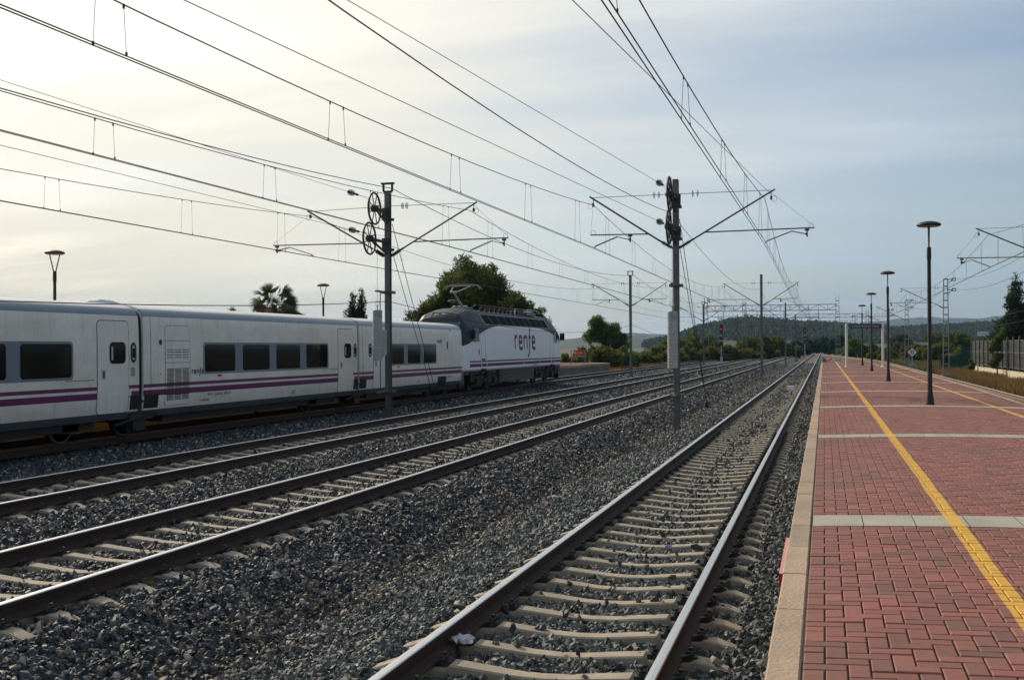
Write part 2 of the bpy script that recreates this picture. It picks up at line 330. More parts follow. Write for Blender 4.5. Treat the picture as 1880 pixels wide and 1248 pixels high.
pts = []; szs = []
for z0, z1, dens, sm in ((2.2, 7, 1200, .060), (7, 14, 900, .062), (14, 26, 520, .072), (26, 45, 290, .084), (45, 85, 140, .105), (85, 150, 55, .15)):
    A0, A1, T0_, T1_ = -19.4, -.22, 0, z1/ct+1
    n = int((A1-A0)*(T1_-T0_)*dens); a = RNG.uniform(A0, A1, n); t = RNG.uniform(T0_, T1_, n)
    ok = in_view(a, t, z0, z1) & (a > -17.9)
    a, t = a[ok], t[ok]; s = sm*RNG.uniform(.6, 1.35, len(a)); z = ter(a, t)+RNG.uniform(-.25, .3, len(a))*s
    for c in (-1.972, -7.63, -12.05, -17.73):
        if c < -17: continue
        for rr in (-.87, .87): ok = np.abs(a-(c+rr)) < .085; s = np.where(ok, s*.01, s)
        on = (np.abs(a-c) < 1.31) & (np.abs(((t-SPH+.3) % .6)-.3) < .105); s = np.where(on & (RNG.random(len(a)) > .012), 0, s); z = np.where(on, -.175, z)
        ins = (np.abs(a-c) < 1.3) & ~on; z = np.where(ins, z+.032, z)
        seat = (np.abs(np.abs(a-c)-.87) < .2); z = np.where(seat & ~on, z-.015, z)
    k = s > .012; pts.append(np.stack([a, t, z], 1)[k]); szs.append(s[k])
P = np.concatenate(pts); SZ = np.concatenate(szs); print('stones', len(P))
tag(scatter_points('ballast_stones', P, SZ, STONE_GN), 'loose crushed stone ballast covering the bed of the four tracks', 'ballast', kind='stuff')
a = RNG.uniform(8.2, 10.2, 9000); t = RNG.uniform(40, 130, 9000); P = np.stack([a, t, ter0(a, t)+.0], 1); tag(scatter_points('verge_stones', P, .11*RNG.uniform(.6, 1.3, len(a)), STONE_GN), 'crushed stone beside the rusty right hand track', 'ballast', kind='stuff')
# ================================================================== rails and sleepers
RP = [(-.075, -.172), (.075, -.172), (.075, -.160), (.022, -.142), (.010, -.125), (.010, -.052), (.034, -.040), (.036, -.010), (.030, -.002), (.0, 0), (-.030, -.002), (-.036, -.010), (-.034, -.040), (-.010, -.052), (-.010, -.125), (-.022, -.142), (-.075, -.160)]
def rail(path, label, group, rust=None, shiny=True):
    mb = MB(); n = len(RP)
    for x, y, z in path: mb.v += [(x+p[0], y, z+p[1]) for p in RP]
    for j in range(len(path)-1):
        for i in range(n):
            k = (i+1) % n; mb.f.append((j*n+i, j*n+k, (j+1)*n+k, (j+1)*n+i)); mb.mi.append(1 if i in (7, 8, 9, 10) and shiny else 0)
    o = mb.build('rail', [rust or rail_rust, rail_steel], smooth=False)
    return tag(o, label, 'rail', group)
TR = {'near': -1.972, 'second': -7.63, 'third': -12.05, 'train': -17.73}
tn = {'near': 'track next to the brick platform', 'second': 'second track left of the platform', 'third': 'third track, just in front of the train', 'train': 'track carrying the white train'}
for k, c in TR.items():
    for s in (-1, 1):
        side = ('left' if s < 0 else 'right')
        wob = lambda t: 0
        rail([(c+s*.87, t, 0) for t in (-4, 0, 5, 10, 20, 40, 80, 160, 300, 420, 700)], f'{side} rail of the {tn[k]}', f'rails of the {k} track')
for s in (-1, 1):
    rail([(T0c(t)+s*.87, t, -.01*(t > 200)) for t in list(range(10, 150, 20))+list(range(150, 345, 6))], ('left' if s < 0 else 'right')+' rusty brown rail of the track right of the brick platform', 'rails of the rusty right track', rail_rust2)
# sleeper prototype (cross-section lofted along its length, seats raised and sloping ends)
sec = [(-1.30, .120, -.262), (-1.28, .125, -.232), (-1.13, .125, -.180), (-1.04, .125, -.170), (-1.00, .125, -.192), (-.70, .125, -.192), (-.66, .125, -.160), (-.42, .118, -.182), (-.2, .110, -.205), (0, .108, -.212)]
sec = sec+[(-x, w, z) for x, w, z in sec[-2::-1]]
mb = MB()
for x, w, z in sec: mb.v += [(x, -w*.70-.03, -.42), (x, -w*.70, z-.012), (x, -w*.70+.012, z), (x, w*.70-.012, z), (x, w*.70, z-.012), (x, w*.70+.03, -.42)]
for j in range(len(sec)-1):
    for i in range(5): mb.f.append((j*6+i, (j+1)*6+i, (j+1)*6+i+1, j*6+i+1)); mb.mi.append(0)
mb.f.append(tuple(range(6))); mb.f.append(tuple((len(sec)-1)*6+i for i in range(6))[::-1]); mb.mi += [0, 0]
sl0 = mb.build('sleeper', concrete)
slm = sl0.data
cb = MB()
for s in (-1, 1):     # spring clip: bent rod and bolt on one side of a rail foot
    pass
cb.tube([(.03, -.055, 0), (.10, -.06, .035), (.13, -.03, .055), (.09, 0, .02), (.13, .03, .055), (.10, .06, .035), (.03, .055, 0)], .011, 6); cb.lathe((.095, 0, -.01), [(.026, 0), (.026, .055), (.015, .06), (.015, .085)], 8); cb.box(.02, .14, -.04, .04, -.02, .012)
clip = cb.build('rail_clip', dark_iron); clipm = clip.data; bpy.data.objects.remove(clip)
def add_clips(o):
    for r_ in (-.87, .87):
        for s in (-1, 1):
            c = bpy.data.objects.new('rail_clip', clipm); S.collection.objects.link(c); c.parent = o; c.location = (r_+s*.045, 0, -.165); c.rotation_euler = (0, 0, 0 if s > 0 else math.pi)
bpy.data.objects.remove(sl0)
def make_sleepers(k, c, t0, n, nclip):
    i0 = math.ceil((t0-SPH)/.6)
    for i in range(n):
        t = SPH+(i0+i)*.6
        o = bpy.data.objects.new('sleeper', slm); S.collection.objects.link(o); o.location = (c+random.uniform(-.012, .012), t+random.uniform(-.012, .012), 0); o.rotation_euler = (0, 0, random.uniform(-.006, .006))
        tag(o, f'pale concrete sleeper under the {tn[k]}', 'sleeper', f'sleepers of the {k} track')
        if i < nclip: add_clips(o)
    return SPH+(i0+n)*.6
e1 = make_sleepers('near', TR['near'], 3.4, 130, 45); e2 = make_sleepers('second', TR['second'], 7.5, 100, 30); e3 = make_sleepers('third', TR['third'], 13, 70, 12)
mb = MB()
def sl_simple(c, t, z=0):
    mb.add([(c-1.3, t-.09, -.25+z), (c-.8, t-.09, -.18+z), (c, t-.09, -.215+z), (c+.8, t-.09, -.18+z), (c+1.3, t-.09, -.25+z), (c-1.3, t+.09, -.25+z), (c-.8, t+.09, -.18+z), (c, t+.09, -.215+z), (c+.8, t+.09, -.18+z), (c+1.3, t+.09, -.25+z)], [(i, i+1, i+6, i+5) for i in range(4)])
for c, e in ((TR['near'], e1), (TR['second'], e2), (TR['third'], e3), (TR['train'], 17)):
    t = e
    while t < 260: sl_simple(c, t, -.07 if c < -17 else 0); t += .6
t = 12
while t < 300: sl_simple(T0c(t), t, .005); t += .6
tag(mb.build('distant_sleepers', concrete), 'rows of concrete sleepers far down the tracks', 'sleepers', kind='stuff')
# ================================================================== near platform (crowned, herringbone clay pavers)
PL_T0, PL_T1 = 2.4, 104.0; CR = 2.42
def edgeR(t): return 5.06-(.00055*(50-t)**2 if t < 50 else 0)
def pz(a): return .68+.06*max(0, 1-((a-CR)/2.65)**2)-.0
STRIPS = [9.64, 18.5+.1, 27.5, 36.5, 45.6, 54.7, 63.8, 72.9, 82.0, 91.1]; SW = .29
plat = empty('station_platform', (0, 0, 0), kind='structure')
pm = bpy.data.materials.new('clay_pavers'); pm.use_nodes = True; t = pm.node_tree; b = t.nodes['Principled BSDF']
geo = N(t, 'ShaderNodeNewGeometry'); cr = N(t, 'ShaderNodeValToRGB'); e = cr.color_ramp.elements
for _ in range(3): e.new(.5)
for k, (p, c) in enumerate([(0, (.170, .070, .052)), (.25, (.215, .078, .056)), (.6, (.25, .082, .060)), (.85, (.272, .090, .066)), (1, (.30, .108, .078))]): e[k].position = p; e[k].color = (*c, 1)
t.links.new(geo.outputs['Random Per Island'], cr.inputs[0])
co = N(t, 'ShaderNodeTexCoord'); nz = N(t, 'ShaderNodeTexNoise'); t.links.new(co.outputs['Object'], nz.inputs['Vector']); nz.inputs['Scale'].default_value = .9; nz.inputs['Detail'].default_value = 6
nz2 = N(t, 'ShaderNodeTexNoise'); t.links.new(co.outputs['Object'], nz2.inputs['Vector']); nz2.inputs['Scale'].default_value = 26; nz2.inputs['Detail'].default_value = 5; nz2.inputs['Roughness'].default_value = .7
dirt = M(t, 'MULTIPLY', M(t, 'SUBTRACT', nz.outputs[0], .42), 3.2, clamp=True)
d2 = M(t, 'MULTIPLY', M(t, 'SUBTRACT', nz2.outputs[0], .42), 4, clamp=True)
c = MIX(t, M(t, 'MULTIPLY', dirt, M(t, 'ADD', M(t, 'MULTIPLY', d2, .45), .12)), cr.outputs[0], (.115, .085, .065))
c = MIX(t, M(t, 'MULTIPLY', d2, .18), c, (.08, .05, .045))
vo = N(t, 'ShaderNodeTexVoronoi'); t.links.new(co.outputs['Object'], vo.inputs['Vector']); vo.inputs['Scale'].default_value = 2.3
spot = M(t, 'MULTIPLY', M(t, 'SUBTRACT', .055, vo.outputs['Distance']), 40, clamp=True)
c = MIX(t, M(t, 'MULTIPLY', spot, .65), c, (.045, .035, .03))
nb_ = N(t, 'ShaderNodeTexNoise'); t.links.new(co.outputs['Object'], nb_.inputs['Vector']); nb_.inputs['Scale'].default_value = .35; nb_.inputs['Detail'].default_value = 8; nb_.inputs['Roughness'].default_value = .7
c = MIX(t, M(t, 'MULTIPLY', M(t, 'MULTIPLY', M(t, 'SUBTRACT', nb_.outputs[0], .53), 5, clamp=True), .45), c, (.12, .07, .06))
# the painted safety lines: 12 cm of yellow paint at a fixed place on the platform
sx = N(t, 'ShaderNodeSeparateXYZ'); t.links.new(co.outputs['Object'], sx.inputs[0])
def line_mask(t, xs_, centre, half=.058):
    e_ = M(t, 'SUBTRACT', half, M(t, 'ABSOLUTE', M(t, 'SUBTRACT', xs_, centre)))
    return M(t, 'MULTIPLY', e_, 400, clamp=True)
nw = N(t, 'ShaderNodeTexNoise'); t.links.new(co.outputs['Object'], nw.inputs['Vector']); nw.inputs['Scale'].default_value = .7
wx = M(t, 'ADD', sx.outputs[0], M(t, 'MULTIPLY', M(t, 'SUBTRACT', nw.outputs[0], .5), .05))
lm = M(t, 'MAXIMUM', line_mask(t, wx, 1.01), line_mask(t, wx, 3.80))
wear = M(t, 'SUBTRACT', 1.0, M(t, 'MULTIPLY', M(t, 'SUBTRACT', nz2.outputs[0], .50), 3.0, clamp=True))
ymix = M(t, 'MULTIPLY', lm, M(t, 'ADD', M(t, 'MULTIPLY', wear, .5), .47))
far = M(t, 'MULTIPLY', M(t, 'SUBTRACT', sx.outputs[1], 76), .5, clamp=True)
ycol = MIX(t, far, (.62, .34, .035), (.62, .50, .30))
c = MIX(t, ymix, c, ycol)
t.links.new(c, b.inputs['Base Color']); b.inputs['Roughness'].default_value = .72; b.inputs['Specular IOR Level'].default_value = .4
bp = N(t, 'ShaderNodeBump'); bp.inputs['Strength'].default_value = .25; bp.inputs['Distance'].default_value = .004; t.links.new(nz2.outputs[0], bp.inputs['Height']); t.links.new(bp.outputs[0], b.inputs['Normal'])
# bricks
u = .1; gap = .0035
rects = []
segs = []; prev = PL_T0
for s_ in STRIPS: segs.append((prev, s_-SW-.004)); prev = s_+SW+.004
segs.append((prev, PL_T1))
ni = 56; 
for (y0, y1) in segs:
    j0, j1 = int(y0/u)-2, int(y1/u)+2
    for j in range(j0, j1):
        for i in range(-3, ni):
            k = (i-j) % 4; x = -.105+i*u; y = j*u
            if k == 0: r_ = (x, x+2*u, y, y+u)
            elif k == 3: r_ = (x, x+u, y, y+2*u)
            else: continue
            xa, xb, ya, yb = max(r_[0], -.105), min(r_[1], edgeR(y)-.17), max(r_[2], y0), min(r_[3], y1)
            if xb-xa > .03 and yb-ya > .03: rects.append((xa+gap, xb-gap, ya+gap, yb-gap))
RC = np.array(rects); n = len(RC); print('bricks', n)
jz = RNG.normal(0, .0012, n); tiltx = RNG.normal(0, .006, n); tilty = RNG.normal(0, .006, n)
crown = lambda a: .68+.06*np.maximum(0, 1-((a-CR)/2.65)**2)
V = np.zeros((n, 12, 3)); bv = .005
cxx = (RC[:, 0]+RC[:, 1])/2; cyy = (RC[:, 2]+RC[:, 3])/2
for k, (sx_, sy_) in enumerate(((0, 2), (1, 2), (1, 3), (0, 3))):
    px, py = RC[:, sx_], RC[:, sy_]; ix = px+(bv if sx_ == 0 else -bv); iy = py+(bv if sy_ == 2 else -bv)
    tz = jz+(px-cxx)*tiltx+(py-cyy)*tilty
    V[:, k] = np.stack([px, py, crown(px)-.045], 1); V[:, 4+k] = np.stack([px, py, crown(px)-.0045+tz], 1); V[:, 8+k] = np.stack([ix, iy, crown(ix)+tz], 1)
F = []
for k in range(4):
    m_ = (k+1) % 4; F += [(k, m_, 4+m_, 4+k), (4+k, 4+m_, 8+m_, 8+k)]
F.append((8, 9, 10, 11)); F = np.array(F)
o = npmesh('paving_bricks', V.reshape(-1, 3), (F[None]+(np.arange(n)*12)[:, None, None]).reshape(-1, 4), pm); o.parent = plat
# joint sand under the bricks
sand = mat('joint_sand', (.05, .042, .032), .95, col2=(.045, .05, .02), vscale=5)
def cross_strip(name, a0, a1, t0, t1, dz, m, na=16, nt_=1, par=plat):
    v = []; f = []
    for j in range(nt_+1):
        tv = t0+(t1-t0)*j/nt_
        for i in range(na+1):
            a_ = a0+(a1(tv)-a0)*i/na if callable(a1) else a0+(a1-a0)*i/na
            v.append((a_, tv, pz(a_)+dz))
    w = na+1
    f = [(j*w+i, j*w+i+1, (j+1)*w+i+1, (j+1)*w+i) for j in range(nt_) for i in range(na)]
    mb = MB(); mb.add(v, f); return mb.build(name, m, par)
cross_strip('joint_sand', -.115, lambda t: edgeR(t)-.1, PL_T0, PL_T1, -.016, sand, 16, 50)
tile_m = mat('concrete_tile', (.33, .31, .25), .8, var=.12, vscale=3, island=.07, bump=.1)
def tile_mat_yellow(base):
    m = base.copy(); m.name = 'concrete_tile_painted'; t = m.node_tree; b = t.nodes['Principled BSDF']; src = b.inputs['Base Color'].links[0].from_socket
    co = N(t, 'ShaderNodeTexCoord'); sx = N(t, 'ShaderNodeSeparateXYZ'); t.links.new(co.outputs['Object'], sx.inputs[0])
    lm = M(t, 'MAXIMUM', line_mask(t, sx.outputs[0], 1.01), line_mask(t, sx.outputs[0], 3.80)); c = MIX(t, M(t, 'MULTIPLY', lm, .93), src, (.62, .34, .035)); t.links.new(c, b.inputs['Base Color']); return m
tile_y = tile_mat_yellow(tile_m)
for s_ in STRIPS:
    mb = MB(); a_ = -.102
    while a_ < edgeR(s_)-.18:
        a2 = min(a_+.4, edgeR(s_)-.175); x0, x1 = a_+.003, a2-.003
        for (p, q) in ((x0, (x0+x1)/2), ((x0+x1)/2, x1)):
            mb.add([(p, s_-SW, pz(p)+.002), (q, s_-SW, pz(q)+.002), (q, s_+SW, pz(q)+.002), (p, s_+SW, pz(p)+.002)], [(0,1,2,3)])
        mb.add([(x0, s_-SW, pz(x0)-.04), (x1, s_-SW, pz(x1)-.04), (x1, s_-SW, pz(x1)+.0018), (x0, s_-SW, pz(x0)+.0018)], [(0,1,2,3)])
        a_ = a2
    mb.build('tile_strip', tile_y, plat)
kerb_m = mat('kerb_concrete', (.42, .29, .20), .88, col2=(.33, .255, .185), island=.10, vscale=2.2, bump=.5, bscale=40)
def weather_kerb(m):     # dark lichen speckles that stay with the concrete
    t = m.node_tree; b = t.nodes['Principled BSDF']; src = b.inputs['Base Color'].links[0].from_socket; co = N(t, 'ShaderNodeTexCoord')
    a_ = N(t, 'ShaderNodeTexNoise'); t.links.new(co.outputs['Object'], a_.inputs['Vector']); a_.inputs['Scale'].default_value = 75; a_.inputs['Detail'].default_value = 4
    c_ = N(t, 'ShaderNodeTexNoise'); t.links.new(co.outputs['Object'], c_.inputs['Vector']); c_.inputs['Scale'].default_value = 1.9; c_.inputs['Detail'].default_value = 3
    f = M(t, 'MULTIPLY', M(t, 'MULTIPLY', M(t, 'SUBTRACT', a_.outputs[0], .50), 9, clamp=True), M(t, 'MULTIPLY', M(t, 'SUBTRACT', c_.outputs[0], .47), 6, clamp=True))
    t.links.new(MIX(t, M(t, 'MULTIPLY', f, .8), src, (.055, .05, .035)), b.inputs['Base Color'])
weather_kerb(kerb_m)
wall_m = mat('platform_wall', (.16, .15, .13), .9, var=.3, vscale=2, bump=.3)
def kerb_row(left):
    mb = MB(); y = PL_T0
    while y < PL_T1:
        y2 = min(y+1.0, PL_T1); d = random.uniform(-.004, .004); zt = random.uniform(-.002, .002)
        if left: x0, x1 = -.268+d, -.112; q0 = q1 = 0
        else: x0, x1 = edgeR(y)-.165, edgeR(y); q1 = edgeR(y2)-edgeR(y)
        p, q, w = y+.006, y2-.006, .010
        zt += (.68 if left else .68)
        vs = []
        for yy, qq in ((p, 0), (q, (q1 if not left else 0))):
            vs += [(x0+qq, yy, zt-.22), (x0+qq, yy, zt-w), (x0+qq+w, yy, zt), (x1+qq-w, yy, zt), (x1+qq, yy, zt-w), (x1+qq, yy, zt-.22)]
        mb.add(vs, [(i, i+6, i+7, i+1) for i in range(5)]+[(0,1,2,3,4,5), (11,10,9,8,7,6)])
        y = y2
    return mb.build('kerb', kerb_m, plat)
kerb_row(True); kerb_row(False)
mb = MB(); 
for k in range(50):
    y0 = PL_T0+k*(PL_T1-PL_T0)/50; y1 = PL_T0+(k+1)*(PL_T1-PL_T0)/50
    mb.add([(-.22, y0, -.6), (-.22, y0, .47), (-.22, y1, .47), (-.22, y1, -.6), (edgeR(y0)-.06, y0, -.6), (edgeR(y0)-.06, y0, .47), (edgeR(y1)-.06, y1, .47), (edgeR(y1)-.06, y1, -.6)], [(0,3,2,1), (4,5,6,7)])
mb.add([(-.22, PL_T1, -.6), (5.0, PL_T1, -.6), (5.0, PL_T1, .66), (-.22, PL_T1, .66)], [(0,1,2,3)])
mb.build('wall', wall_m, plat)
# ================================================================== far platform
fplat = empty('far_platform', (0, 0, 0), kind='structure')
fbrick = mat('far_paving', (.27, .12, .10), .8, col2=(.20, .09, .08), vscale=.8)
mb = MB(); mb.box(-24.6, -19.72, -8, 102.9, .3, .68); mb.build('paving', fbrick, fplat)
mb = MB(); y = -8
while y < 103: mb.box(-19.715, -19.46, y+.004, min(y+1, 103)-.004, .48, .684); y += 1
mb.build('kerb', kerb_m, fplat)
blockm = mat('block_wall', (.17, .155, .125), .9, island=.16, var=.15, vscale=1.5)
mb = MB()
for r_ in range(5):
    y = 50-(r_ % 2)*.3
    while y < 103: mb.box(-19.70, -19.52, y+.006, min(y+.6, 103)-.006, -.52+r_*.2, -.326+r_*.2); y += .6
mb.build('block_wall', blockm, fplat)
ochre = mat('ochre_render', (.40, .19, .035), .9, col2=(.26, .12, .03), vscale=1.6)
mb = MB(); mb.box(-19.70, -19.53, -8, 49.6, -.5, .478); mb.build('ochre_wall', ochre, fplat)
mb = MB(); mb.box(-24.6, -19.72, 102.91, 103, -.8, .67); mb.build('end_wall', wall_m, fplat)
# ================================================================== platform lamps
def make_lamp(label, group):
    e_ = empty('platform_lamp', (0, 0, 0), label, 'street lamp', group)
    MB().lathe((0,0,0), [(.105, 0), (.105, .02), (.098, .05), (.066, .30), (.058, .34), (.052, .36)], 12).build('base', lamp_black, e_, True)
    MB().lathe((0,0,0), [(.055, .35), (.054, 1.2), (.048, 1.22), (.043, 3.45), (.052, 3.46), (.052, 3.72), (.040, 3.76)], 14).build('pole', lamp_black, e_, True)
    mb = MB()
    for s in (-1, 1): mb.tube([(0, s*.025, 3.72), (0, s*.14, 4.26)], .016, 6)
    mb.build('fork', lamp_black, e_, True)
    MB().lathe((0,0,0), [(.02, 4.40), (.05, 4.41)], 6)
    MB().lathe((0,0,4.22), [(.25, .03), (.275, .045), (.283, .06), (.272, .085), (.21, .12), (.11, .145), (.04, .152), (.001, .153)], 28).build('lamp_head', lamp_black, e_, True)
    MB().lathe((0,0,4.22), [(.23, .02), (.25, .032)], 20).build('lens', mat('lamp_lens', (.25, .25, .23), .4), e_, True)
    return e_
pl = make_lamp('black disc-headed platform lamp, nearest and tallest on the brick platform', 'lamps on the brick platform'); pl.location = (CR, 27.5+.55, .738)
lab = ['black disc-headed platform lamp, second nearest on the brick platform', 'black disc-headed platform lamp seen between the posts of the name board, nearer one', 'smallest black disc-headed platform lamp, farthest at the end of the brick platform']
for i, (a_, t_) in enumerate(((CR+.02, 46.2), (CR+.12, 64.6), (CR+.22, 83.3))):
    c = copy_tree(pl); c.location = (a_, t_, .738); c['label'] = lab[i]
lab = ['dark lamp with forked neck and disc head rising behind the leftmost carriage', 'dark lamp with forked neck standing behind the train between the palm and the cypresses', 'lamp with disc head peeping above the cab end of the locomotive', 'lamp disc head just above the roof of the locomotive before the pine']
for i, t_ in enumerate((27.3, 45.2, 63.0, 81.0)):
    c = copy_tree(pl); c.location = (-21.5, t_, .68); c['label'] = lab[i]; c['group'] = 'lamps on the far platform'; c.rotation_euler = (0, 0, R(-51))
# ================================================================== station name board, signs
pw = mat('white_post_paint', (.70, .70, .68), .5, var=.05)
e_ = empty('station_sign', (2.63, 78.2, .72), 'dark station name board hung between two white posts at the far end of the platform', 'station sign')
for s in (-1, 1): MB().lathe((s*1.17, 0, 0), [(.16, 0), (.16, .03), (.085, .06), (.085, 2.92), (.05, 2.95)], 14).build('post', pw, e_, True)
MB().box(-1.10, 1.10, -.04, .04, 2.60, 2.92).build('board', mat('sign_navy', (.035, .05, .065), .5), e_)
MB().box(-1.10, -.93, -.044, -.041, 2.60, 2.92).build('green_panel', mat('sign_green', (.02, .16, .12), .5), e_)
text_mesh('station_name', "L'Aldea-Amposta-Tortosa", .19, mat('sign_letter', (.55, .5, .38), .5), e_, (.05, -.043, 2.76), (R(90), 0, 0), .001, sx=.86)
for s in (-1,): MB().box(-1.06, -1.0, -.048, -.045, 2.62, 2.68).build('logo_mark', white_m, e_)
def poly_sign(name, label, cat, loc): return empty(name, loc, label, cat)
e_ = poly_sign('speed_sign', 'white diamond sign reading 95 beyond the rusty track, right of the platform', 'speed sign', (9.9, 137, -.6))
for r_, d, m in ((.60, 0, mat('sign_black', (.02,.02,.02), .5)), (.52, -.012, white_m)):
    MB().prism([(r_, 0), (0, r_), (-r_, 0), (0, -r_)], (0, d, 1.98), (1,0,0), (0,0,1), (0,-1,0), .01).build('plate' if r_ < .55 else 'border', m, e_)
text_mesh('digits', '95', .68, mat('digit_black', (.015,.015,.015), .6), e_, (0, -.03, 1.96), (R(90), 0, 0), .002, bold=.008, sx=.66)
MB().box(-.05, .05, .0, .05, .2, 1.6).build('post', mat('pale_blue_post', (.22, .42, .55), .6), e_)
MB().box(-.42, .42, -.02, .0, .35, .62).build('lower_plate', mat('faded_plate', (.30, .38, .36), .6), e_)
e_ = poly_sign('red_warning_sign', 'red notice board on two grey posts at the end of the far platform', 'sign', (-21.5, 98.3, .68))
for s in (-.62, .62): MB().box(s-.035, s+.035, -.035, .035, 0, 1.25).build('post', galv_light, e_)
MB().box(-.42, .56, -.05, -.02, .70, 1.22).build('board', red_m, e_)
text_mesh('notice_text', 'No pasar\nMuy peligroso', .12, white_m, e_, (.12, -.053, .98), (R(90), 0, 0), .001)
MB().box(-.33, -.25, -.054, -.051, .88, 1.08).build('pictogram', white_m, e_)
e_.rotation_euler = (0, 0, R(12))
e_ = empty('red_marker_beam', (-.285, 9.3, .45), 'red painted board, sunlit top coloured pale pink, fixed along the platform edge', 'marker board')
MB().box(-.05, .055, -.80, .80, -.22, 0).build('board', mat('marker_red', (.45, .015, .015), .45), e_)
MB().box(-.05, .055, -.80, .80, .001, .006).build('lit_top_face', mat('marker_red_lit', (.62, .24, .22), .5), e_)  # thin sheet on the red board, its sunlit look put into a paler colour
# ================================================================== train
TC = TR['train']
CP = [(1.36, .47), (1.43, .64), (1.47, .99), (1.475, 1.137), (1.478, 1.20), (1.48, 1.285), (1.48, 1.47), (1.475, 2.35), (1.46, 2.75), (1.44, 2.97), (1.385, 3.08), (1.29, 3.16), (1.10, 3.23), (.8, 3.28), (.4, 3.31), (0, 3.32)]
def cw(z): return float(np.interp(z, [p[1] for p in CP], [p[0] for p in CP]))
def patch(mb, t0, t1, z0, z1, off, rad=0, wf=cw, nz_=8):
    """rounded patch on the +x flank following the body profile"""
    lv = [0]
    if rad: lv += [rad*(1-math.cos(k*math.pi/8)) for k in (1, 2, 3, 4)]
    H = z1-z0; lv += list(np.linspace(rad, H-rad, nz_)[1:-1])
    if rad: lv += [H-rad*(1-math.cos(k*math.pi/8)) for k in (4, 3, 2, 1)]
    lv += [H]; vs = []
    for h in lv:
        d = 0
        if rad:
            q = rad-h if h < rad else (h-(H-rad) if h > H-rad else 0)
            d = rad-math.sqrt(max(0, rad*rad-q*q))
        z = z0+h; x = wf(z)+off; vs += [(x, t0+d, z), (x, t1-d, z)]
    n = len(lv); b0 = len(vs)
    vs += [(x-.02, y, z) for x, y, z in vs]
    fs = [(2*i, 2*i+1, 2*i+3, 2*i+2) for i in range(n-1)]
    fs += [(2*i+2, b0+2*i+2, b0+2*i, 2*i) for i in range(n-1)]+[(2*i+1, b0+2*i+1, b0+2*i+3, 2*i+3) for i in range(n-1)]
    fs += [(0, b0, b0+1, 1), (2*n-1, b0+2*n-1, b0+2*n-2, 2*n-2)]
    return mb.add(vs, fs)
# lettering strokes of the operator's word mark, x to the right, y up, x-height 1
def arc(cx, cy, rx, ry, a0, a1, n=12): return [(cx+rx*math.cos(R(a0+(a1-a0)*i/n)), cy+ry*math.sin(R(a0+(a1-a0)*i/n))) for i in range(n+1)]
def letter_e(x): return [[(x+.09, .52), (x+.40, .52)]+arc(x+.28, .66, .17, .34, -24, 180, 12)[0:]+[(x+.10, .35)]+arc(x+.32, .30, .22, .30, 190, 290, 6)+[(x+.50, .05)]]
LOGO = [[(0.0, 0), (0.0, .85), (.02, 1.0)], [(0.0, .70), (.05, .90), (.15, .99), (.28, .97)]]+letter_e(.38)+[[(1.08, 0), (1.08, 1.0)], [(1.08, .75), (1.14, .93), (1.28, 1.0), (1.42, .93), (1.46, .75), (1.46, 0)],
        [(1.55, -.62), (1.66, -.52), (1.72, -.30), (1.75, 0), (1.78, 1.0), (1.82, 1.35), (1.90, 1.62), (1.97, 1.67)], [(1.68, .93), (1.94, .93)]]+letter_e(2.0)
def ribbon(mb, pts, w, x, y0, z0, sy, sz, off=0):
    P_ = [Vector((0, y0+p[0]*sy, z0+p[1]*sz)) for p in pts]; vs = []
    for i, p in enumerate(P_):
        d = (P_[min(i+1, len(P_)-1)]-P_[max(i-1, 0)]).normalized(); nrm = Vector((0, -d.z, d.y))*w/2
        for q in (p+nrm, p-nrm): vs.append(((x(q.z) if callable(x) else x)+off, q.y, q.z))
    mb.add(vs, [(2*i, 2*i+1, 2*i+3, 2*i+2) for i in range(len(P_)-1)])
def logo(parent, name, x, y0, z0, width, h, w):
    mb = MB(); sy = width/2.5
    for k, s_ in enumerate(LOGO): ribbon(mb, s_, w, x, y0, z0, sy, h, .0006*k)
    return mb.build(name, letter_purple, parent)
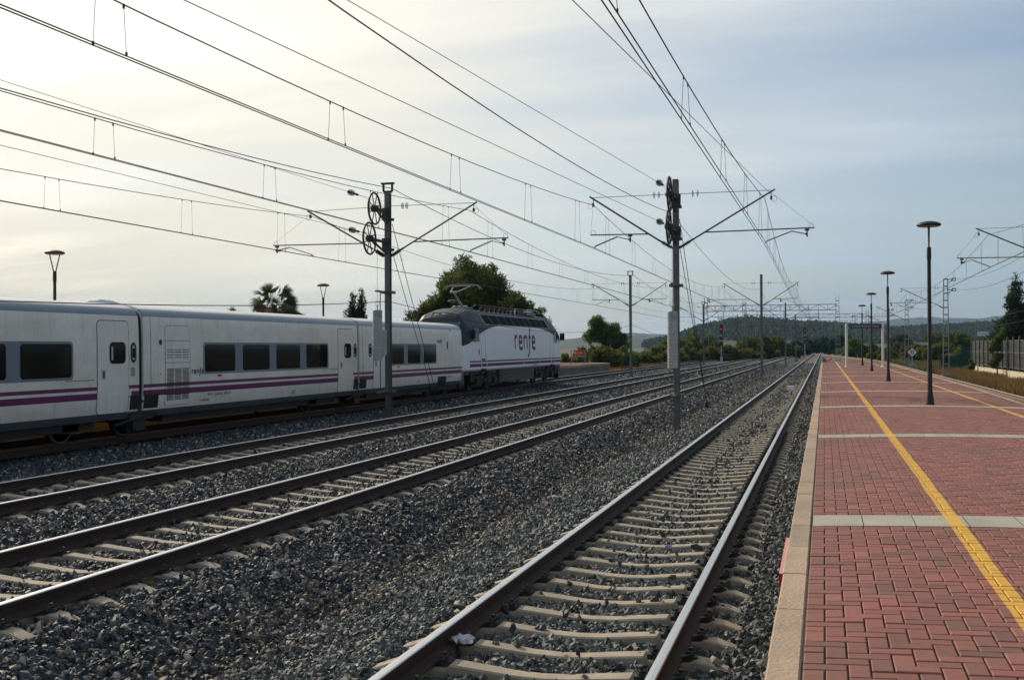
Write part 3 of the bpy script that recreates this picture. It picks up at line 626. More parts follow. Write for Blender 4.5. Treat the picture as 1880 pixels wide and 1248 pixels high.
def carriage(t0, t1, label, doors, win, hatch=None, logos=(), ovals=(), texts=(), cabend=False):
    root = empty('passenger_carriage', (TC, t0, 0), label, 'train carriage', 'carriages of the white train')
    L = t1-t0; T = lambda t: t-t0
    cuts = sorted({.03, L-.03, .0, L}|{T(x) for d in doors for x in d}|set(np.linspace(.03, L-.03, 14)))
    prof = CP[::-1]+[(-w, z) for w, z in CP[1:]] if False else [(w, z) for w, z in CP]+[(-w, z) for w, z in CP[-2::-1]]
    mb = MB(); n = len(prof)
    for y in cuts:
        k = .985 if y in (0., L) or y < .02 or y > L-.02 else 1
        mb.v += [(w*k, y, .47+(z-.47)*(1-(1-k)*.6)) for w, z in prof]
    bands = {0: 3, 1: 0, 2: 2, 3: 0, 4: 2, 5: 0, 6: 0, 7: 0, 8: 0, 9: 1, 10: 1}
    for j in range(len(cuts)-1):
        mid = (cuts[j]+cuts[j+1])/2; ind = any(T(d[0])-.01 < mid < T(d[1])+.01 for d in doors)
        for i in range(n-1):
            ii = i if i < len(CP)-1 else n-2-i; m_ = bands.get(ii, 4)
            if m_ == 2 and ind and i < len(CP)-1: m_ = 0
            mb.f.append((j*n+i, (j+1)*n+i, (j+1)*n+i+1, j*n+i+1)); mb.mi.append(m_)
    mb.f.append(tuple(range(n))); mb.mi.append(0); mb.f.append(tuple((len(cuts)-1)*n+i for i in range(n))[::-1]); mb.mi.append(0)
    mb.build('body', [white_paint, grey_roofband, purple, skirt_grey, roof_top], root, True)
    b_ = MB()
    b_.box(-1.2, 1.2, 1.2, L-1.4, .28, .465); b_.build('underframe', bogie_m, root)
    if win:
        a_, c_, panes = win
        band = patch(MB(), T(a_), T(c_), 1.47, 2.335, .004, .10).build('window_band', panel_grey, root)
        for (p, q) in panes: patch(MB(), T(p), T(q), 1.53, 2.28, .009, .09).build('window', glass_dark, band)
    for (p, q, wa, wb, hx) in [(d[0], d[1], d[2], d[3], d[4]) for d in doors]:
        sm = patch(MB(), T(p)-.018, T(q)+.018, .625, 2.848, .004, .14).build('door_seam', seam_dark, root)
        d_ = patch(MB(), T(p), T(q), .64, 2.83, .009, .13).build('door', white_door, root)
        patch(MB(), T(wa)-.03, T(wb)+.03, 1.81, 2.33, .013, .13).build('window_frame', rubber, d_)
        patch(MB(), T(wa), T(wb), 1.84, 2.30, .017, .11).build('window', glass_dark, d_)
        patch(MB(), T(hx), T(hx)+.15, 1.45, 1.68, .012, .01).build('handle_plate', mat('plate_light', (.5,.5,.48), .5), d_)
        patch(MB(), T(hx)+.05, T(hx)+.11, 1.48, 1.65, .016, .01).build('handle', seam_dark, d_)
        patch(MB(), T(wa)+.04, T(wa)+.10, 1.90, 2.22, .019, .005).build('sticker', mat('sticker_pale', (.5, .5, .55), .6), d_)
        for hz in (1.02, 2.5): patch(MB(), T(q)+.02, T(q)+.10, hz, hz+.12, .011, .01).build('hinge', white_door, d_)
    for (p, q) in ovals:
        o_ = patch(MB(), T(p), T(q), 1.82, 2.33, .006, .14).build('oval_window_frame', rubber, root)
        patch(MB(), T(p)+.05, T(q)-.05, 1.88, 2.27, .010, .09).build('oval_window', mat('etched_glass', (.35,.35,.35), .3), o_)
        patch(MB(), T(p)+.06, T(q)-.06, 1.95, 2.18, .013, .01).build('pane', glass_dark, o_)
    if hatch:
        a_, c_ = T(hatch[0]), T(hatch[1]); patch(MB(), a_-.012, c_+.012, .70, 2.77, .003, .1).build('hatch_seam', seam_dark, root)
        h_ = patch(MB(), a_, c_, .71, 2.76, .006, .09).build('service_hatch', white_door, root)
        patch(MB(), a_, c_, .985, 1.137, .0075).build('stripe', purple, h_); patch(MB(), a_, c_, 1.2, 1.285, .0075).build('stripe', purple, h_)
        mb = MB(); w = (c_-a_-.22)/3
        for k in range(3):
            x = a_+.06+k*(w+.05)
            for z in np.arange(.84, 1.66, .032): patch(mb, x, x+w, z, z+.017, .010, 0, nz_=2)
            for z in (1.93, 2.0, 2.07, 2.13): patch(mb, x, x+w, z, z+.018, .010, 0, nz_=2)
        mb.build('louvres', seam_dark, h_)
        patch(MB(), a_, c_, 1.80, 1.81, .010, 0, nz_=2).build('hatch_joint', seam_dark, h_); patch(MB(), a_, c_, 2.37, 2.38, .010, 0, nz_=2).build('hatch_joint', seam_dark, h_)
    for (y, z, w_) in logos: logo(root, 'operator_logo', lambda z: cw(z)+.006, T(y), z, w_, w_*.17, .030)
    for (y, z, s_, txt, m_) in texts:
        text_mesh('number_text', txt, s_*1.25, m_, root, (cw(z)+.002, T(y), z), depth=.0015, align='LEFT', bold=.003)
    return root
def vertical_seam(root, y, t0): patch(MB(), y-t0-.008, y-t0+.008, .66, 2.95, .004, 0).build('panel_seam', seam_dark, root)
def joint(t, label):     # black gangway bellows between two carriages: part of the preceding carriage
    pass
CAR = [(10.70, 23.76), (23.95, 37.03), (37.20, 48.98)]
c1 = carriage(*CAR[0], 'leftmost white carriage with large dark windows, cut off by the left edge of the photo', [(22.11, 23.3, 22.58, 23.15, 22.25)], (11.6, 21.25, [(11.7, 13.3), (13.75, 15.35), (15.8, 17.4), (17.63, 19.12), (19.54, 21.19)]), ovals=[(23.39, 23.62)], texts=[])
c2 = carriage(*CAR[1], 'middle white carriage with four dark windows and a louvred service hatch', [(35.34, 36.58, 35.86, 36.39, 35.50)], (26.66, 34.55, [(26.74, 28.35), (28.78, 30.39), (30.83, 32.43), (32.88, 34.47)]), hatch=(24.87, 26.01), logos=[(26.10, 1.50, .56)], ovals=[(36.66, 36.92)],
              texts=[(26.9, .93, .125, '6477 (UE-02 085-0', letter_grey), (26.5, .77, .08, '790-002-085', letter_grey), (31.9, .82, .17, '(2)', letter_grey)])
c3 = carriage(*CAR[2], 'white carriage coupled to the locomotive, partly behind the catenary mast', [(38.46, 39.64, 38.85, 39.40, 38.6)], (40.0, 45.45, [(40.12, 41.57), (42.01, 43.45), (43.88, 45.39)]), logos=[(45.55, 2.38, .62)], ovals=[(38.01, 38.29)], texts=[(46.9, .86, .1, '6477 UE-04', letter_grey), (43.2, .80, .15, '(2)', letter_grey)])
vertical_seam(c2, 24.23, CAR[1][0]); vertical_seam(c3, 37.48, CAR[2][0])
patch(MB(), 24.60-23.96, 24.72-23.96, 2.26, 2.40, .01, .055).build('round_plug', mat('plug_brown', (.05,.02,.015), .6), c2)
patch(MB(), 24.58-23.96, 24.70-23.96, 1.44, 1.62, .004, .01).build('switch_box', white_door, c2); patch(MB(), 24.62-23.96, 24.66-23.96, 1.51, 1.55, .008, .01).build('switch', rubber, c2)
for r_, y in ((c2, 27.5), (c3, 41.0)): patch(MB(), y-r_.location.y-.11, y-r_.location.y+.11, 1.385, 1.45, .005, 0).build('class_plate', red_m, r_)
patch(MB(), 23.40-10.7, 23.55-10.7, 1.50, 1.72, .010, .01).build('door_button_plate', mat('plate_grey', (.3,.3,.3), .5), c1)
patch(MB(), 46.85-CAR[2][0], 47.0-CAR[2][0], 2.10, 2.42, .008, .05).build('round_plug', mat('plug_brown2', (.05,.02,.015), .6), c3)
for r_, y0, L in ((c1, 21.0, 1.0), (c2, 34.62, .7)): patch(MB(), y0-r_.location.y, y0+L-r_.location.y, 1.44, 1.455, .006, 0, nz_=2).build('rain_strip', seam_dark, r_)
for i, (r_, t_) in enumerate(((c1, 23.81), (c2, 37.11))):     # bellows, coupling frame and wheel pair carried at the end of each carriage
    y = t_-r_.location.y; pr = [(w*.955, .9+(z-.47)*.985*.84) for w, z in CP]
    mb = MB(); poly = [(w*.95, max(1.0, z*.985)) for w, z in CP]+[(-w*.95, max(1.0, z*.985)) for w, z in CP[::-1]]
    mb.prism(poly, (0, y-.17, 0), (1,0,0), (0,0,1), (0,1,0), .34); mb.build('bellows', rubber, r_)
    mb = MB(); mb.box(1.15, 1.40, y-.35, y+.62, .42, 1.02); mb.box(-1.40, -1.15, y-.35, y+.62, .42, 1.02); mb.box(-1.2, 1.2, y-.2, y+.2, .35, .8); mb.box(1.05, 1.36, y-.15, y+.35, .15, .5); mb.tube([(1.42, y-.32, .86), (1.42, y+.6, .88)], .035, 6); mb.tube([(1.36, y-.9, .33), (1.40, y+.5, .55)], .03, 6)
    mb.build('coupling_frame', bogie_m, r_)
    patch(MB(), y-.42, y-.06, .45, 1.03, .010, 0, nz_=3).build('dark_cutout_patch', rubber, r_)  # flat black patch on the flank standing in for the dark corner cut-out
    nx = (c2, c3)[i]; patch(MB(), .02, .62, .45, 1.03, .010, 0, nz_=3).build('dark_cutout_patch', rubber, nx)
    for yy in (y+.05, y-2.3 if i == 0 else y-3.2):
        for s in (-.87, .87):
            w_ = MB().lathe((s-.06, yy, .45), [(.40, 0), (.45, .01), (.45, .11), (.40, .125), (.38, .10), (.16, .09), (.12, .16)], 28, (1, 0, 0)).build('wheel', bogie_m, r_, True)
            MB().lathe((s+.066, yy, .45), [(.43, 0), (.43, .004), (.405, .005), (.404, .0)], 32, (1, 0, 0)).build('rim', wheel_m, w_, True)
        MB().tube([(-.8, yy, .45), (.8, yy, .45)], .09, 10).build('axle', bogie_m, r_)
        MB().box(.95, 1.2, yy-.28, yy+.28, .25, .62).build('axle_box', bogie_m, r_)
y = 46.2-CAR[2][0]
patch(MB(), y-.5, y+.62, .46, .90, .006, .03).build('bogie_notch', rubber, c3)
for yy in (y-.4, y+1.9):
    for s in (-.87, .87): MB().lathe((s-.06, yy, .45), [(.40, 0), (.45, .01), (.45, .11), (.40, .125), (.12, .12)], 24, (1, 0, 0)).build('wheel', bogie_m, c3, True)
MB().box(-1.2, 1.25, y-.9, y+2.6, .3, .55).build('bogie_frame', bogie_m, c3)
MB().box(1.405, 1.46, 47.3-CAR[2][0], 47.45-CAR[2][0], 2.9, 3.0).build('lamp_bracket', galv_light, c3)
# ---------------------------------------------------------------- locomotive
LT0, LT1 = 49.35, 69.62; LL = LT1-LT0
loco = empty('locomotive', (TC, LT0, 0), 'white and dark grey electric locomotive with raised pantograph at the head of the train', 'locomotive')
lm_ = bpy.data.materials.new('locomotive_livery'); lm_.use_nodes = True; t = lm_.node_tree; b = t.nodes['Principled BSDF']; b.inputs['Roughness'].default_value = .55; b.inputs['Specular IOR Level'].default_value = .25
co = N(t, 'ShaderNodeTexCoord'); sx = N(t, 'ShaderNodeSeparateXYZ'); t.links.new(co.outputs['Object'], sx.inputs[0])
fc = N(t, 'ShaderNodeFloatCurve'); cv = fc.mapping.curves[0]
WV = [(49.14, 2.20), (50.4, 2.40), (52.01, 2.87), (54.1, 3.20), (56.1, 3.31), (58.5, 3.36), (61.38, 3.34), (65.49, 3.17), (68.05, 2.77), (69.01, 2.47), (69.7, 2.1)]
wp = [((a_-49.14)/20.56, z_/4) for a_, z_ in WV]
cv.points[0].location = wp[0]; cv.points[1].location = wp[-1]
for p in wp[1:-1]: cv.points.new(*p)
fc.mapping.update()
t.links.new(M(t, 'DIVIDE', M(t, 'ADD', sx.outputs[1], LT0-49.14), 20.56), fc.inputs['Value'])
thr = M(t, 'MULTIPLY', fc.outputs[0], 4.0)
wh = M(t, 'MULTIPLY', M(t, 'SUBTRACT', thr, sx.outputs[2]), 60, clamp=True)
def band(z0, z1): return M(t, 'MULTIPLY', M(t, 'SUBTRACT', (z1-z0)/2, M(t, 'ABSOLUTE', M(t, 'SUBTRACT', sx.outputs[2], (z0+z1)/2))), 200, clamp=True)
nz = N(t, 'ShaderNodeTexNoise'); t.links.new(co.outputs['Object'], nz.inputs['Vector']); nz.inputs['Scale'].default_value = 1.2; nz.inputs['Detail'].default_value = 5
wcol = MIX(t, nz.outputs[0], (.78, .79, .82), (.86, .87, .90))
c = MIX(t, wh, (.028, .034, .050), wcol)
sfade = M(t, 'MULTIPLY', M(t, 'SUBTRACT', sx.outputs[1], .9), 60, clamp=True)
c = MIX(t, M(t, 'MULTIPLY', sfade, M(t, 'MAXIMUM', band(1.215, 1.375), band(1.44, 1.52))), c, (.13, .02, .09))
t.links.new(c, b.inputs['Base Color'])
LP = [(1.40, 1.02), (1.48, 1.10), (1.49, 2.0), (1.47, 2.6), (1.44, 3.15), (1.40, 3.27), (1.02, 3.88), (.85, 4.02), (.45, 4.10), (0, 4.12)]
prof = LP+[(-w, z) for w, z in LP[-2::-1]]
# stations along the body: (y, top height, half-width factor)
STN = [(0, 2.30, .86), (.20, 2.95, .92), (.62, 3.62, .97), (.95, 3.86, .98), (2.5, 4.12, 1), (3.4, 4.12, 1)]
STN = STN+[(4.6+k*.95, 4.10, 1) for k in range(12)]+[(LL-y, z-.02, w) for y, z, w in STN[::-1]]
mb = MB(); n = len(prof)
def lsec(y, zt, wf):
    out = []
    for w, z in prof:
        z2 = z if z < 2.0 else 2.0+(z-2.0)*(zt-2.0)/2.12
        out.append((w*wf, y, z2))
    return out
for s_ in STN: mb.v += lsec(*s_)
for j in range(len(STN)-1):
    for i in range(n-1): mb.f.append((j*n+i, (j+1)*n+i, (j+1)*n+i+1, j*n+i+1)); mb.mi.append(0)
mb.f.append(tuple(range(n))); mb.mi.append(0); mb.f.append(tuple((len(STN)-1)*n+i for i in range(n))[::-1]); mb.mi.append(0)
body = mb.build('body', lm_, loco, False)
def lw(z): return float(np.interp(z, [p[1] for p in LP], [p[0] for p in LP]))
rfm = mat('loco_roof_grey', (.13, .14, .16), .45, var=.1)
grille_m = mat('roof_grille_dark', (.012, .013, .016), .8, spec=.06); 
fr = MB()     # slanted roof-side grilles
y0 = 4.3
def slant(mb, ya, yb, z0, z1, off=.012):
    nrm = Vector((.61, 0, .38)).normalized()*off
    p = lambda z: np.interp(z, [3.27, 3.88], [1.40, 1.02])
    v = [(p(z0), ya, z0), (p(z0), yb, z0), (p(z1), yb, z1), (p(z1), ya, z1)]
    mb.add([Vector(q)+nrm for q in v]+[Vector(q)-nrm for q in v], [(0,1,2,3), (4,7,6,5), (0,4,5,1), (1,5,6,2), (2,6,7,3), (3,7,4,0)])
slant(fr, 3.6, 17.2, 3.29, 3.86, .006); fr.build('grille_frame', rfm, loco)
gx = [3.75, 5.1, 6.55, 7.95, 9.25, 10.6, 11.85, 13.0, 14.5, 15.75, 17.0]
for k in range(len(gx)-1): slant(MB(), 0, 0, 3.35, 3.8) if False else None
for k in range(len(gx)-1):
    m_ = MB(); slant(m_, gx[k]+.05, gx[k+1]-.05, 3.34, 3.82, .014); m_.build('roof_grille', grille_m, loco)
logo(loco, 'operator_logo', lambda z: lw(z)+.006, 58.2-LT0, 2.09, 4.35, .69, .20)
und = MB(); und.box(-1.3, 1.3, 6.3, 13.6, .35, 1.03); und.box(-1.32, 1.32, .5, LL-.5, .85, 1.02); und.build('equipment_box', mat('underframe_grey', (.05, .052, .055), .6, var=.3), loco)
for yc in (3.9, LL-3.9):
    bg_ = MB(); bg_.box(1.0, 1.32, yc-2.0, yc+2.0, .38, .78); bg_.box(-1.32, -1.0, yc-2.0, yc+2.0, .38, .78); bg_.box(-1, 1, yc-1.9, yc+1.9, .4, .8)
    for d in (-1.45, 1.45): bg_.box(1.1, 1.42, yc+d-.3, yc+d+.3, .35, .66); bg_.lathe((1.3, yc+d-.45, .6), [(.09, 0), (.09, .38)], 8); bg_.lathe((1.3, yc+d+.45, .6), [(.09, 0), (.09, .38)], 8)
    bg_.tube([(1.4, yc-.5, .45), (1.4, yc+.6, .95)], .06, 6); bg_.lathe((1.36, yc, .45), [(.12, 0), (.12, .55)], 10)
    bo = bg_.build('bogie', bogie_m, loco)
    for d in (-1.45, 1.45):
        for s in (-.87, .87): MB().lathe((s-.06, yc+d, .6), [(.55, 0), (.60, .01), (.60, .11), (.55, .125), (.5, .1), (.12, .12)], 28, (1, 0, 0)).build('wheel', wheel_m if False else bogie_m, bo, True)
    pn = MB(); pn.box(1.33, 1.36, yc-2.6, yc-2.2, .5, 1.0); pn.box(1.33, 1.36, yc+2.2, yc+2.6, .5, 1.0); pn.build('sandbox', bogie_m, loco)
for yb, nm in ((-.02, 'front'), (LL+.02, 'rear')):
    s = -1 if yb < 1 else 1; fb = MB(); fb.box(-1.3, 1.3, min(yb, yb-s*.5), max(yb, yb-s*.5), .45, 1.05); fb.build('buffer_beam', skirt_grey, loco)
    for x in (-.95, .95): MB().lathe((x, yb, 1.06), [(.10, 0), (.10, .38), (.26, .40), (.26, .44)], 14, (0, s, 0)).build('buffer', bogie_m, loco, True)
    pl_ = MB(); pl_.add([(-1.2, yb-s*.1, .5), (1.2, yb-s*.1, .5), (1.1, yb+s*.25, .2), (-1.1, yb+s*.25, .2)], [(0,1,2,3)]); pl_.box(-1.2, 1.2, min(yb-s*.2, yb-s*.05), max(yb-s*.2, yb-s*.05), .2, .55); pl_.build('snow_plough', bogie_m, loco)
def nose(y_, z0, z1, x0, x1, ww, mt, name, s):   # plate on the raked windscreen
    pass
gl_green = mat('windscreen_glass', (.05, .09, .08), .08, spec=.6)
for s, ybase in ((1, 0.), (-1, LL)):
    def np_(y): return ybase+s*y
    m_ = MB(); pts_ = [(.245, 3.10-.23, .93), (.56, 3.44, .90)]
    (ya, za, wa), (yb, zb, wb) = (.12, 2.62, 1.14), (.50, 3.38, 1.08)
    m_.add([(-wa, np_(ya)-s*.03, za), (wa, np_(ya)-s*.03, za), (wb, np_(yb)-s*.05, zb), (-wb, np_(yb)-s*.05, zb)], [(0,1,2,3)]); m_.add([(-wa, np_(ya)+s*.1, za), (wa, np_(ya)+s*.1, za), (wb, np_(yb)+s*.1, zb), (-wb, np_(yb)+s*.1, zb)], [(0,3,2,1)])
    m_.add([(wa, np_(ya)-s*.03, za), (wb, np_(yb)-s*.05, zb), (wb, np_(yb)+s*.1, zb), (wa, np_(ya)+s*.1, za)], [(0,1,2,3)])
    m_.build('windscreen', gl_green, loco)
    for x in (-.16, .16): MB().lathe((x, np_(.80), 3.70), [(.11, 0), (.12, .03), (.10, .045), (.001, .03)], 14, (0, -s*.8, .5)).build('headlight', mat('headlight_glass', (.5, .55, .55), .15), loco, True)
    patch(MB(), min(np_(1.5), np_(2.35)), max(np_(1.5), np_(2.35)), 2.45, 3.1, .012, .06, wf=lw).build('cab_side_window', glass_dark, loco)
    for y_ in (2.6, 3.35): patch(MB(), np_(y_)-.012, np_(y_)+.012, 1.55, 3.0, .004, 0, wf=lw).build('door_seam', seam_dark, loco)
    for y_ in (2.5, 3.4):
        MB().tube([(1.545, np_(y_), 1.15), (1.545, np_(y_), 1.75)], .018, 6).build('handrail', white_m, loco)
    stp = MB(); stp.box(1.42, 1.56, min(np_(2.7), np_(3.2)), max(np_(2.7), np_(3.2)), .95, 1.12); stp.box(1.35, 1.5, min(np_(2.7), np_(3.2)), max(np_(2.7), np_(3.2)), .55, .6); stp.build('cab_step', rubber, loco)
MB().box(1.46, 1.72, LL-.75, LL-.5, 2.6, 3.05).build('mirror', rubber, loco)
MB().box(1.46, 1.62, 1.15, 1.3, 2.6, 3.0).build('mirror', rubber, loco)
patch(MB(), 2.75, 3.25, 1.53, 1.62, .012, 0, wf=lw, nz_=2).build('door_sill', galv, loco)
for y_ in (10.6, 14.2): MB().box(1.485, 1.51, y_-.06, y_+.06, 1.2, 1.52).build('lifting_bracket', mat('bracket_pale', (.5,.5,.5), .5), loco)
for y_ in (2.66, 2.66): pass
text_mesh('number_text', 'E-252.0 41-4', .16, letter_grey, loco, (1.492, 13.2, 1.13), depth=.001)
for z_ in (1.95, 2.7): patch(MB(), 2.22, 2.34, z_-.14, z_+.14, .01, .04, wf=lw).build('door_lock', galv, loco)
# roof gear
rg = MB()
for k in range(9):
    y = 5.0+k*.85; rg.lathe((.75, y, 3.98), [(.06, 0), (.11, .05), (.06, .08), (.11, .13), (.06, .16), (.11, .21), (.05, .24), (.05, .32)], 8)
rg.build('roof_insulators', ins_brown, loco, True)
MB().tube([(.75, 4.6, 4.33), (.75, 12.2, 4.33)], .03, 6).build('busbar', mat('busbar_brown', (.12, .05, .035), .6), loco)
MB().lathe((.6, 12.9, 4.05), [(.28, 0), (.28, .3), (.24, .36)], 14).build('roof_breaker', mat('breaker_brown', (.10, .07, .065), .6), loco, True)
MB().box(.1, .9, 13.4, 15.6, 4.05, 4.22).build('roof_box', rfm, loco)
MB().lathe((0, 3.0, 4.1), [(.12, 0), (.10, .12), (.05, .16)], 10).build('horn', galv_light, loco, True)
def pantograph(yb, raised, s):
    p = MB(); m_ = mat('pantograph_silver', (.42, .43, .42), .4, metal=.5)
    kz, ky = (4.92, yb-s*1.1) if raised else (4.35, yb-s*1.5); hz, hy = (5.36, yb+s*.35) if raised else (4.42, yb+s*.1)
    for x in (-.28, .28): p.box(x-.05, x+.05, yb-.5, yb+1.0, 4.16, 4.22)
    p.tube([(0, yb+s*.3, 4.25), (0, ky, kz)], .055, 8); p.tube([(.1, yb+s*.05, 4.22), (.1, ky+s*.1, kz-.12)], .022, 6)
    p.tube([(-.25, yb+s*.3, 4.25), (.25, yb+s*.3, 4.25)], .05, 8); p.tube([(-.18, ky, kz), (.18, ky, kz)], .05, 8)
    for x in (-.16, .16): p.tube([(x, ky, kz), (x*3.0, hy, hz-.06)], .03, 6)
    p.tube([(-.5, hy, hz-.06), (.5, hy, hz-.06)], .025, 6)
    pa = p.build('pantograph', m_, loco, True)
    h = MB()
    for d in (-.18, .18): h.tube([(-.98, hy+d, hz-.24), (-.86, hy+d, hz-.08), (-.62, hy+d, hz), (.62, hy+d, hz), (.86, hy+d, hz-.08), (.98, hy+d, hz-.24)], .028, 6)
    for x in (-.5, .5): h.box(x-.05, x+.05, hy-.2, hy+.2, hz-.08, hz-.01)
    h.build('collector_head', mat('carbon_strip', (.30, .27, .24), .5), pa)
    i_ = MB()
    for x in (-.35, .35):
        for d in (-.4, .9): i_.lathe((x, yb+d, 3.98), [(.05, 0), (.09, .05), (.05, .08), (.09, .12), (.05, .2)], 8)
    i_.build('pantograph_insulators', ins_brown, pa, True)
pantograph(3.9, True, 1); pantograph(16.2, False, -1)
MB().tube([(.75, 3.5, 4.2), (.75, 4.2, 4.34)], .025, 6).build('busbar_link', dark_iron, loco)
# ================================================================== catenary
SUP = [-15.4, 36.8, 89, 145, 200, 255, 310, 365, 420]
def mess_z(t, sup, zs=6.95, sag=.86):
    for a_, b_ in zip(sup[:-1], sup[1:]):
        if a_ <= t <= b_: u_ = (t-a_)/(b_-a_); return zs-4*sag*u_*(1-u_)
    return zs
def catenary_line(cen, sup, label, group, tip, con, twin=True, dz=0):
    root = empty('overhead_line', (0, 0, 0), label, 'overhead wires', group)
    ts = sorted(set([t for t in np.arange(sup[0], sup[-1], 3.0)]+list(sup)))
    stag = [con[i] if i < len(con) else cen+(.15 if i % 2 else -.15) for i in range(len(sup))]
    tipa = stag
    ca = lambda t: float(np.interp(t, sup, stag)); ma = lambda t: float(np.interp(t, sup, tipa)); mz = lambda t: mess_z(t, sup)+dz
    MB().tube([(ma(t), t, mz(t)) for t in ts], .0095, 5).build('messenger_wire', wire_m, root)
    offs = (-.035, .035) if twin else (0,)
    for o_ in offs: MB().tube([(ca(t)+o_, t, 5.5+dz) for t in ts], .0085, 5).build('contact_wire', wire_m, root)
    cnt = 0
    for a_, b_ in zip(sup[:-1], sup[1:]):
        nspan = round((b_-a_-5.0)/5.75); st = (b_-a_-5.0)/nspan
        for k in range(nspan+1):
            tc_ = b_-2.5-k*st
            for q, o_ in enumerate((-.25, .25)):
                t = tc_+o_
                if t < 3 or t > 200 or cnt > 96: continue
                cnt += 1
                cx_ = ca(t)+(offs[q] if twin else 0); zt = mz(t)
                if zt-5.5-dz < .1: continue
                d = MB(); d.tube([(ma(t), t, zt), (cx_, t, 5.51+dz)], .0040, 4)
                if t < 40: d.box(ma(t)-.008, ma(t)+.008, t-.013, t+.013, zt-.045, zt+.012); d.box(cx_-.008, cx_+.008, t-.013, t+.013, 5.5, 5.545)
                d.build('dropper', thin_wire, root)
    return root
# (support index 1 = masts at t 36.8)
catenary_line(-1.972, SUP, 'twin contact wires and messenger hung over the track beside the brick platform', 'overhead lines', [-1.9, -1.62], [-2.2, -1.82, -2.15, -1.8, -2.1])
catenary_line(-7.63, SUP, 'twin contact wires and messenger hung over the second track', 'overhead lines', [-7.6, -7.55], [-7.9, -7.48, -7.8, -7.45, -7.8])
catenary_line(-12.05, SUP, 'twin contact wires and messenger hung over the third track', 'overhead lines', [-12., -11.8], [-12.3, -11.9, -12.2, -11.9, -12.2])
catenary_line(-17.73, SUP, 'twin contact wires and messenger hung over the train', 'overhead lines', [-17.8, -17.95], [-17.5, -17.9, -17.6, -17.9, -17.6])
SUPR = [-.5, 51.7, 103.7, 150, 188, 230]
catenary_line(7.05, SUPR, 'contact wires and messenger hung over the rusty right hand track', 'overhead lines', [7.0, 6.55, 6.7, 6.6, 6.3, 5.0], [7.2, 6.9, 7.2, 6.8, 6.2, 5.0])
def wire(name, pts, r, label, sag=0, n=16, m=None, group='single overhead wires'):
    P_ = []
    for (p, q) in zip(pts[:-1], pts[1:]):
        for k in range(n+1):
            if P_ and k == 0: continue
            u_ = k/n; P_.append((p[0]+(q[0]-p[0])*u_, p[1]+(q[1]-p[1])*u_, p[2]+(q[2]-p[2])*u_-4*sag*u_*(1-u_)))
    return tag(MB().tube(P_, r, 5).build(name, m or wire_m), label, 'overhead wire', group)
wire('earth_wire', [(-4.82, -15.4, 6.6), (-4.82, 36.8, 6.57), (-4.82, 89, 6.7), (-4.82, 145, 6.7), (-4.82, 200, 6.7), (-4.82, 255, 6.7)], .009, 'bare earth wire running mast to mast between the near and second tracks', .9)
wire('feeder_wire', [(-14.8, -15.4, 7.92), (-14.8, 36.8, 7.84), (-14.8, 89, 7.95), (-14.8, 145, 7.9), (-14.8, 200, 7.9)], .013, 'thick feeder wire carried on top of the masts beside the train', .88)
wire('signal_cable', [(-14.95, -15.4, 3.95), (-14.95, 36.8, 3.82), (-14.95, 89, 3.95), (-14.95, 145, 3.9)], .012, 'low black cable slung along the masts in front of the train', .85, m=rubber)
for (p, q, nm) in (((-6.6, 15, 7.2), (-4.85, 36.35, 7.33), 'upper tensioned wire ending on the top wheel of the right pulley mast'), ((-6.85, 11, 6.05), (-4.85, 36.35, 6.1), 'lower tensioned wire ending on the lower wheel of the right pulley mast'),
                   ((-15.24, 17.8, 7.35), (-14.85, 36.3, 7.24), 'upper tensioned wire ending on the top wheel of the left pulley mast'), ((-15.0, 17.6, 6.03), (-14.85, 36.3, 6.03), 'lower tensioned wire ending on the lower wheel of the left pulley mast')):
    p, q = Vector(p), Vector(q); d = (q-p); k = 4.0/d.length; far_ = p-d*(1.0 if 'right' in nm else 1.2); ins = q-d.normalized()*(1.5 if 'right' in nm else 2.8)
    root = empty('tensioned_wire', (0,0,0), nm, 'overhead wire', 'tensioned wires')
    MB().tube([far_, ins], .0065, 5).build('wire', wire_m, root)
    dn = d.normalized(); mb = MB(); mb.lathe(ins, [(.02, 0), (.095, .03), (.105, .06), (.095, .09), (.03, .13)], 18, dn); mb.lathe(ins-dn*.16, [(.02, 0), (.095, .03), (.105, .06), (.095, .09), (.03, .13)], 18, dn); mb.build('insulator', glass_ins, root, True)
    MB().lathe(ins+dn*.12, [(.05, -.35), (.055, .0), (.03, .2), (.045, .28), (.03, .4)], 8, dn).build('fitting', dark_iron, root, True)
    for o_ in (-.06, .06): MB().tube([ins+dn*.4, q+Vector((o_, 0, o_*.8))], .0045, 4).build('end_cable', thin_wire, root)
# extra wire crossing to the right mast arm
wire('overlap_wire', [(-3.0, 4, 5.66), (-1.6, 36.8, 7.05)], .006, 'thin overlap wire crossing over the near track towards the right mast arm', 0)
for z_, zz_, nm in ((8.0, 8.0, 'upper'), (7.1, 7.1, 'lower')):
    wire('feeder_wire', [(10.95, -.5, z_), (10.95, 51.7, z_), (10.95, 103.7, z_), (10.95, 150, z_), (10.6, 188, z_)], .012, f'{nm} feeder wire curving along the lattice masts right of the platform', .9)
for z_, nm in ((4.45, 'upper'), (3.9, 'lower')):
    wire('side_cable', [(10.6, -.5, z_), (10.6, 51.7, z_), (10.6, 103.7, z_), (10.6, 150, z_)], .010, f'{nm} low cable strung along the right hand lattice masts', .5, m=thin_wire)
def h_column(x, y, z0, z1, w=.24, d=.24):
    mb = MB(); mb.box(x-w/2, x+w/2, y-d/2, y-d/2+.018, z0, z1); mb.box(x-w/2, x+w/2, y+d/2-.018, y+d/2, z0, z1); mb.box(x-.008, x+.008, y-d/2+.018, y+d/2-.018, z0, z1); return mb
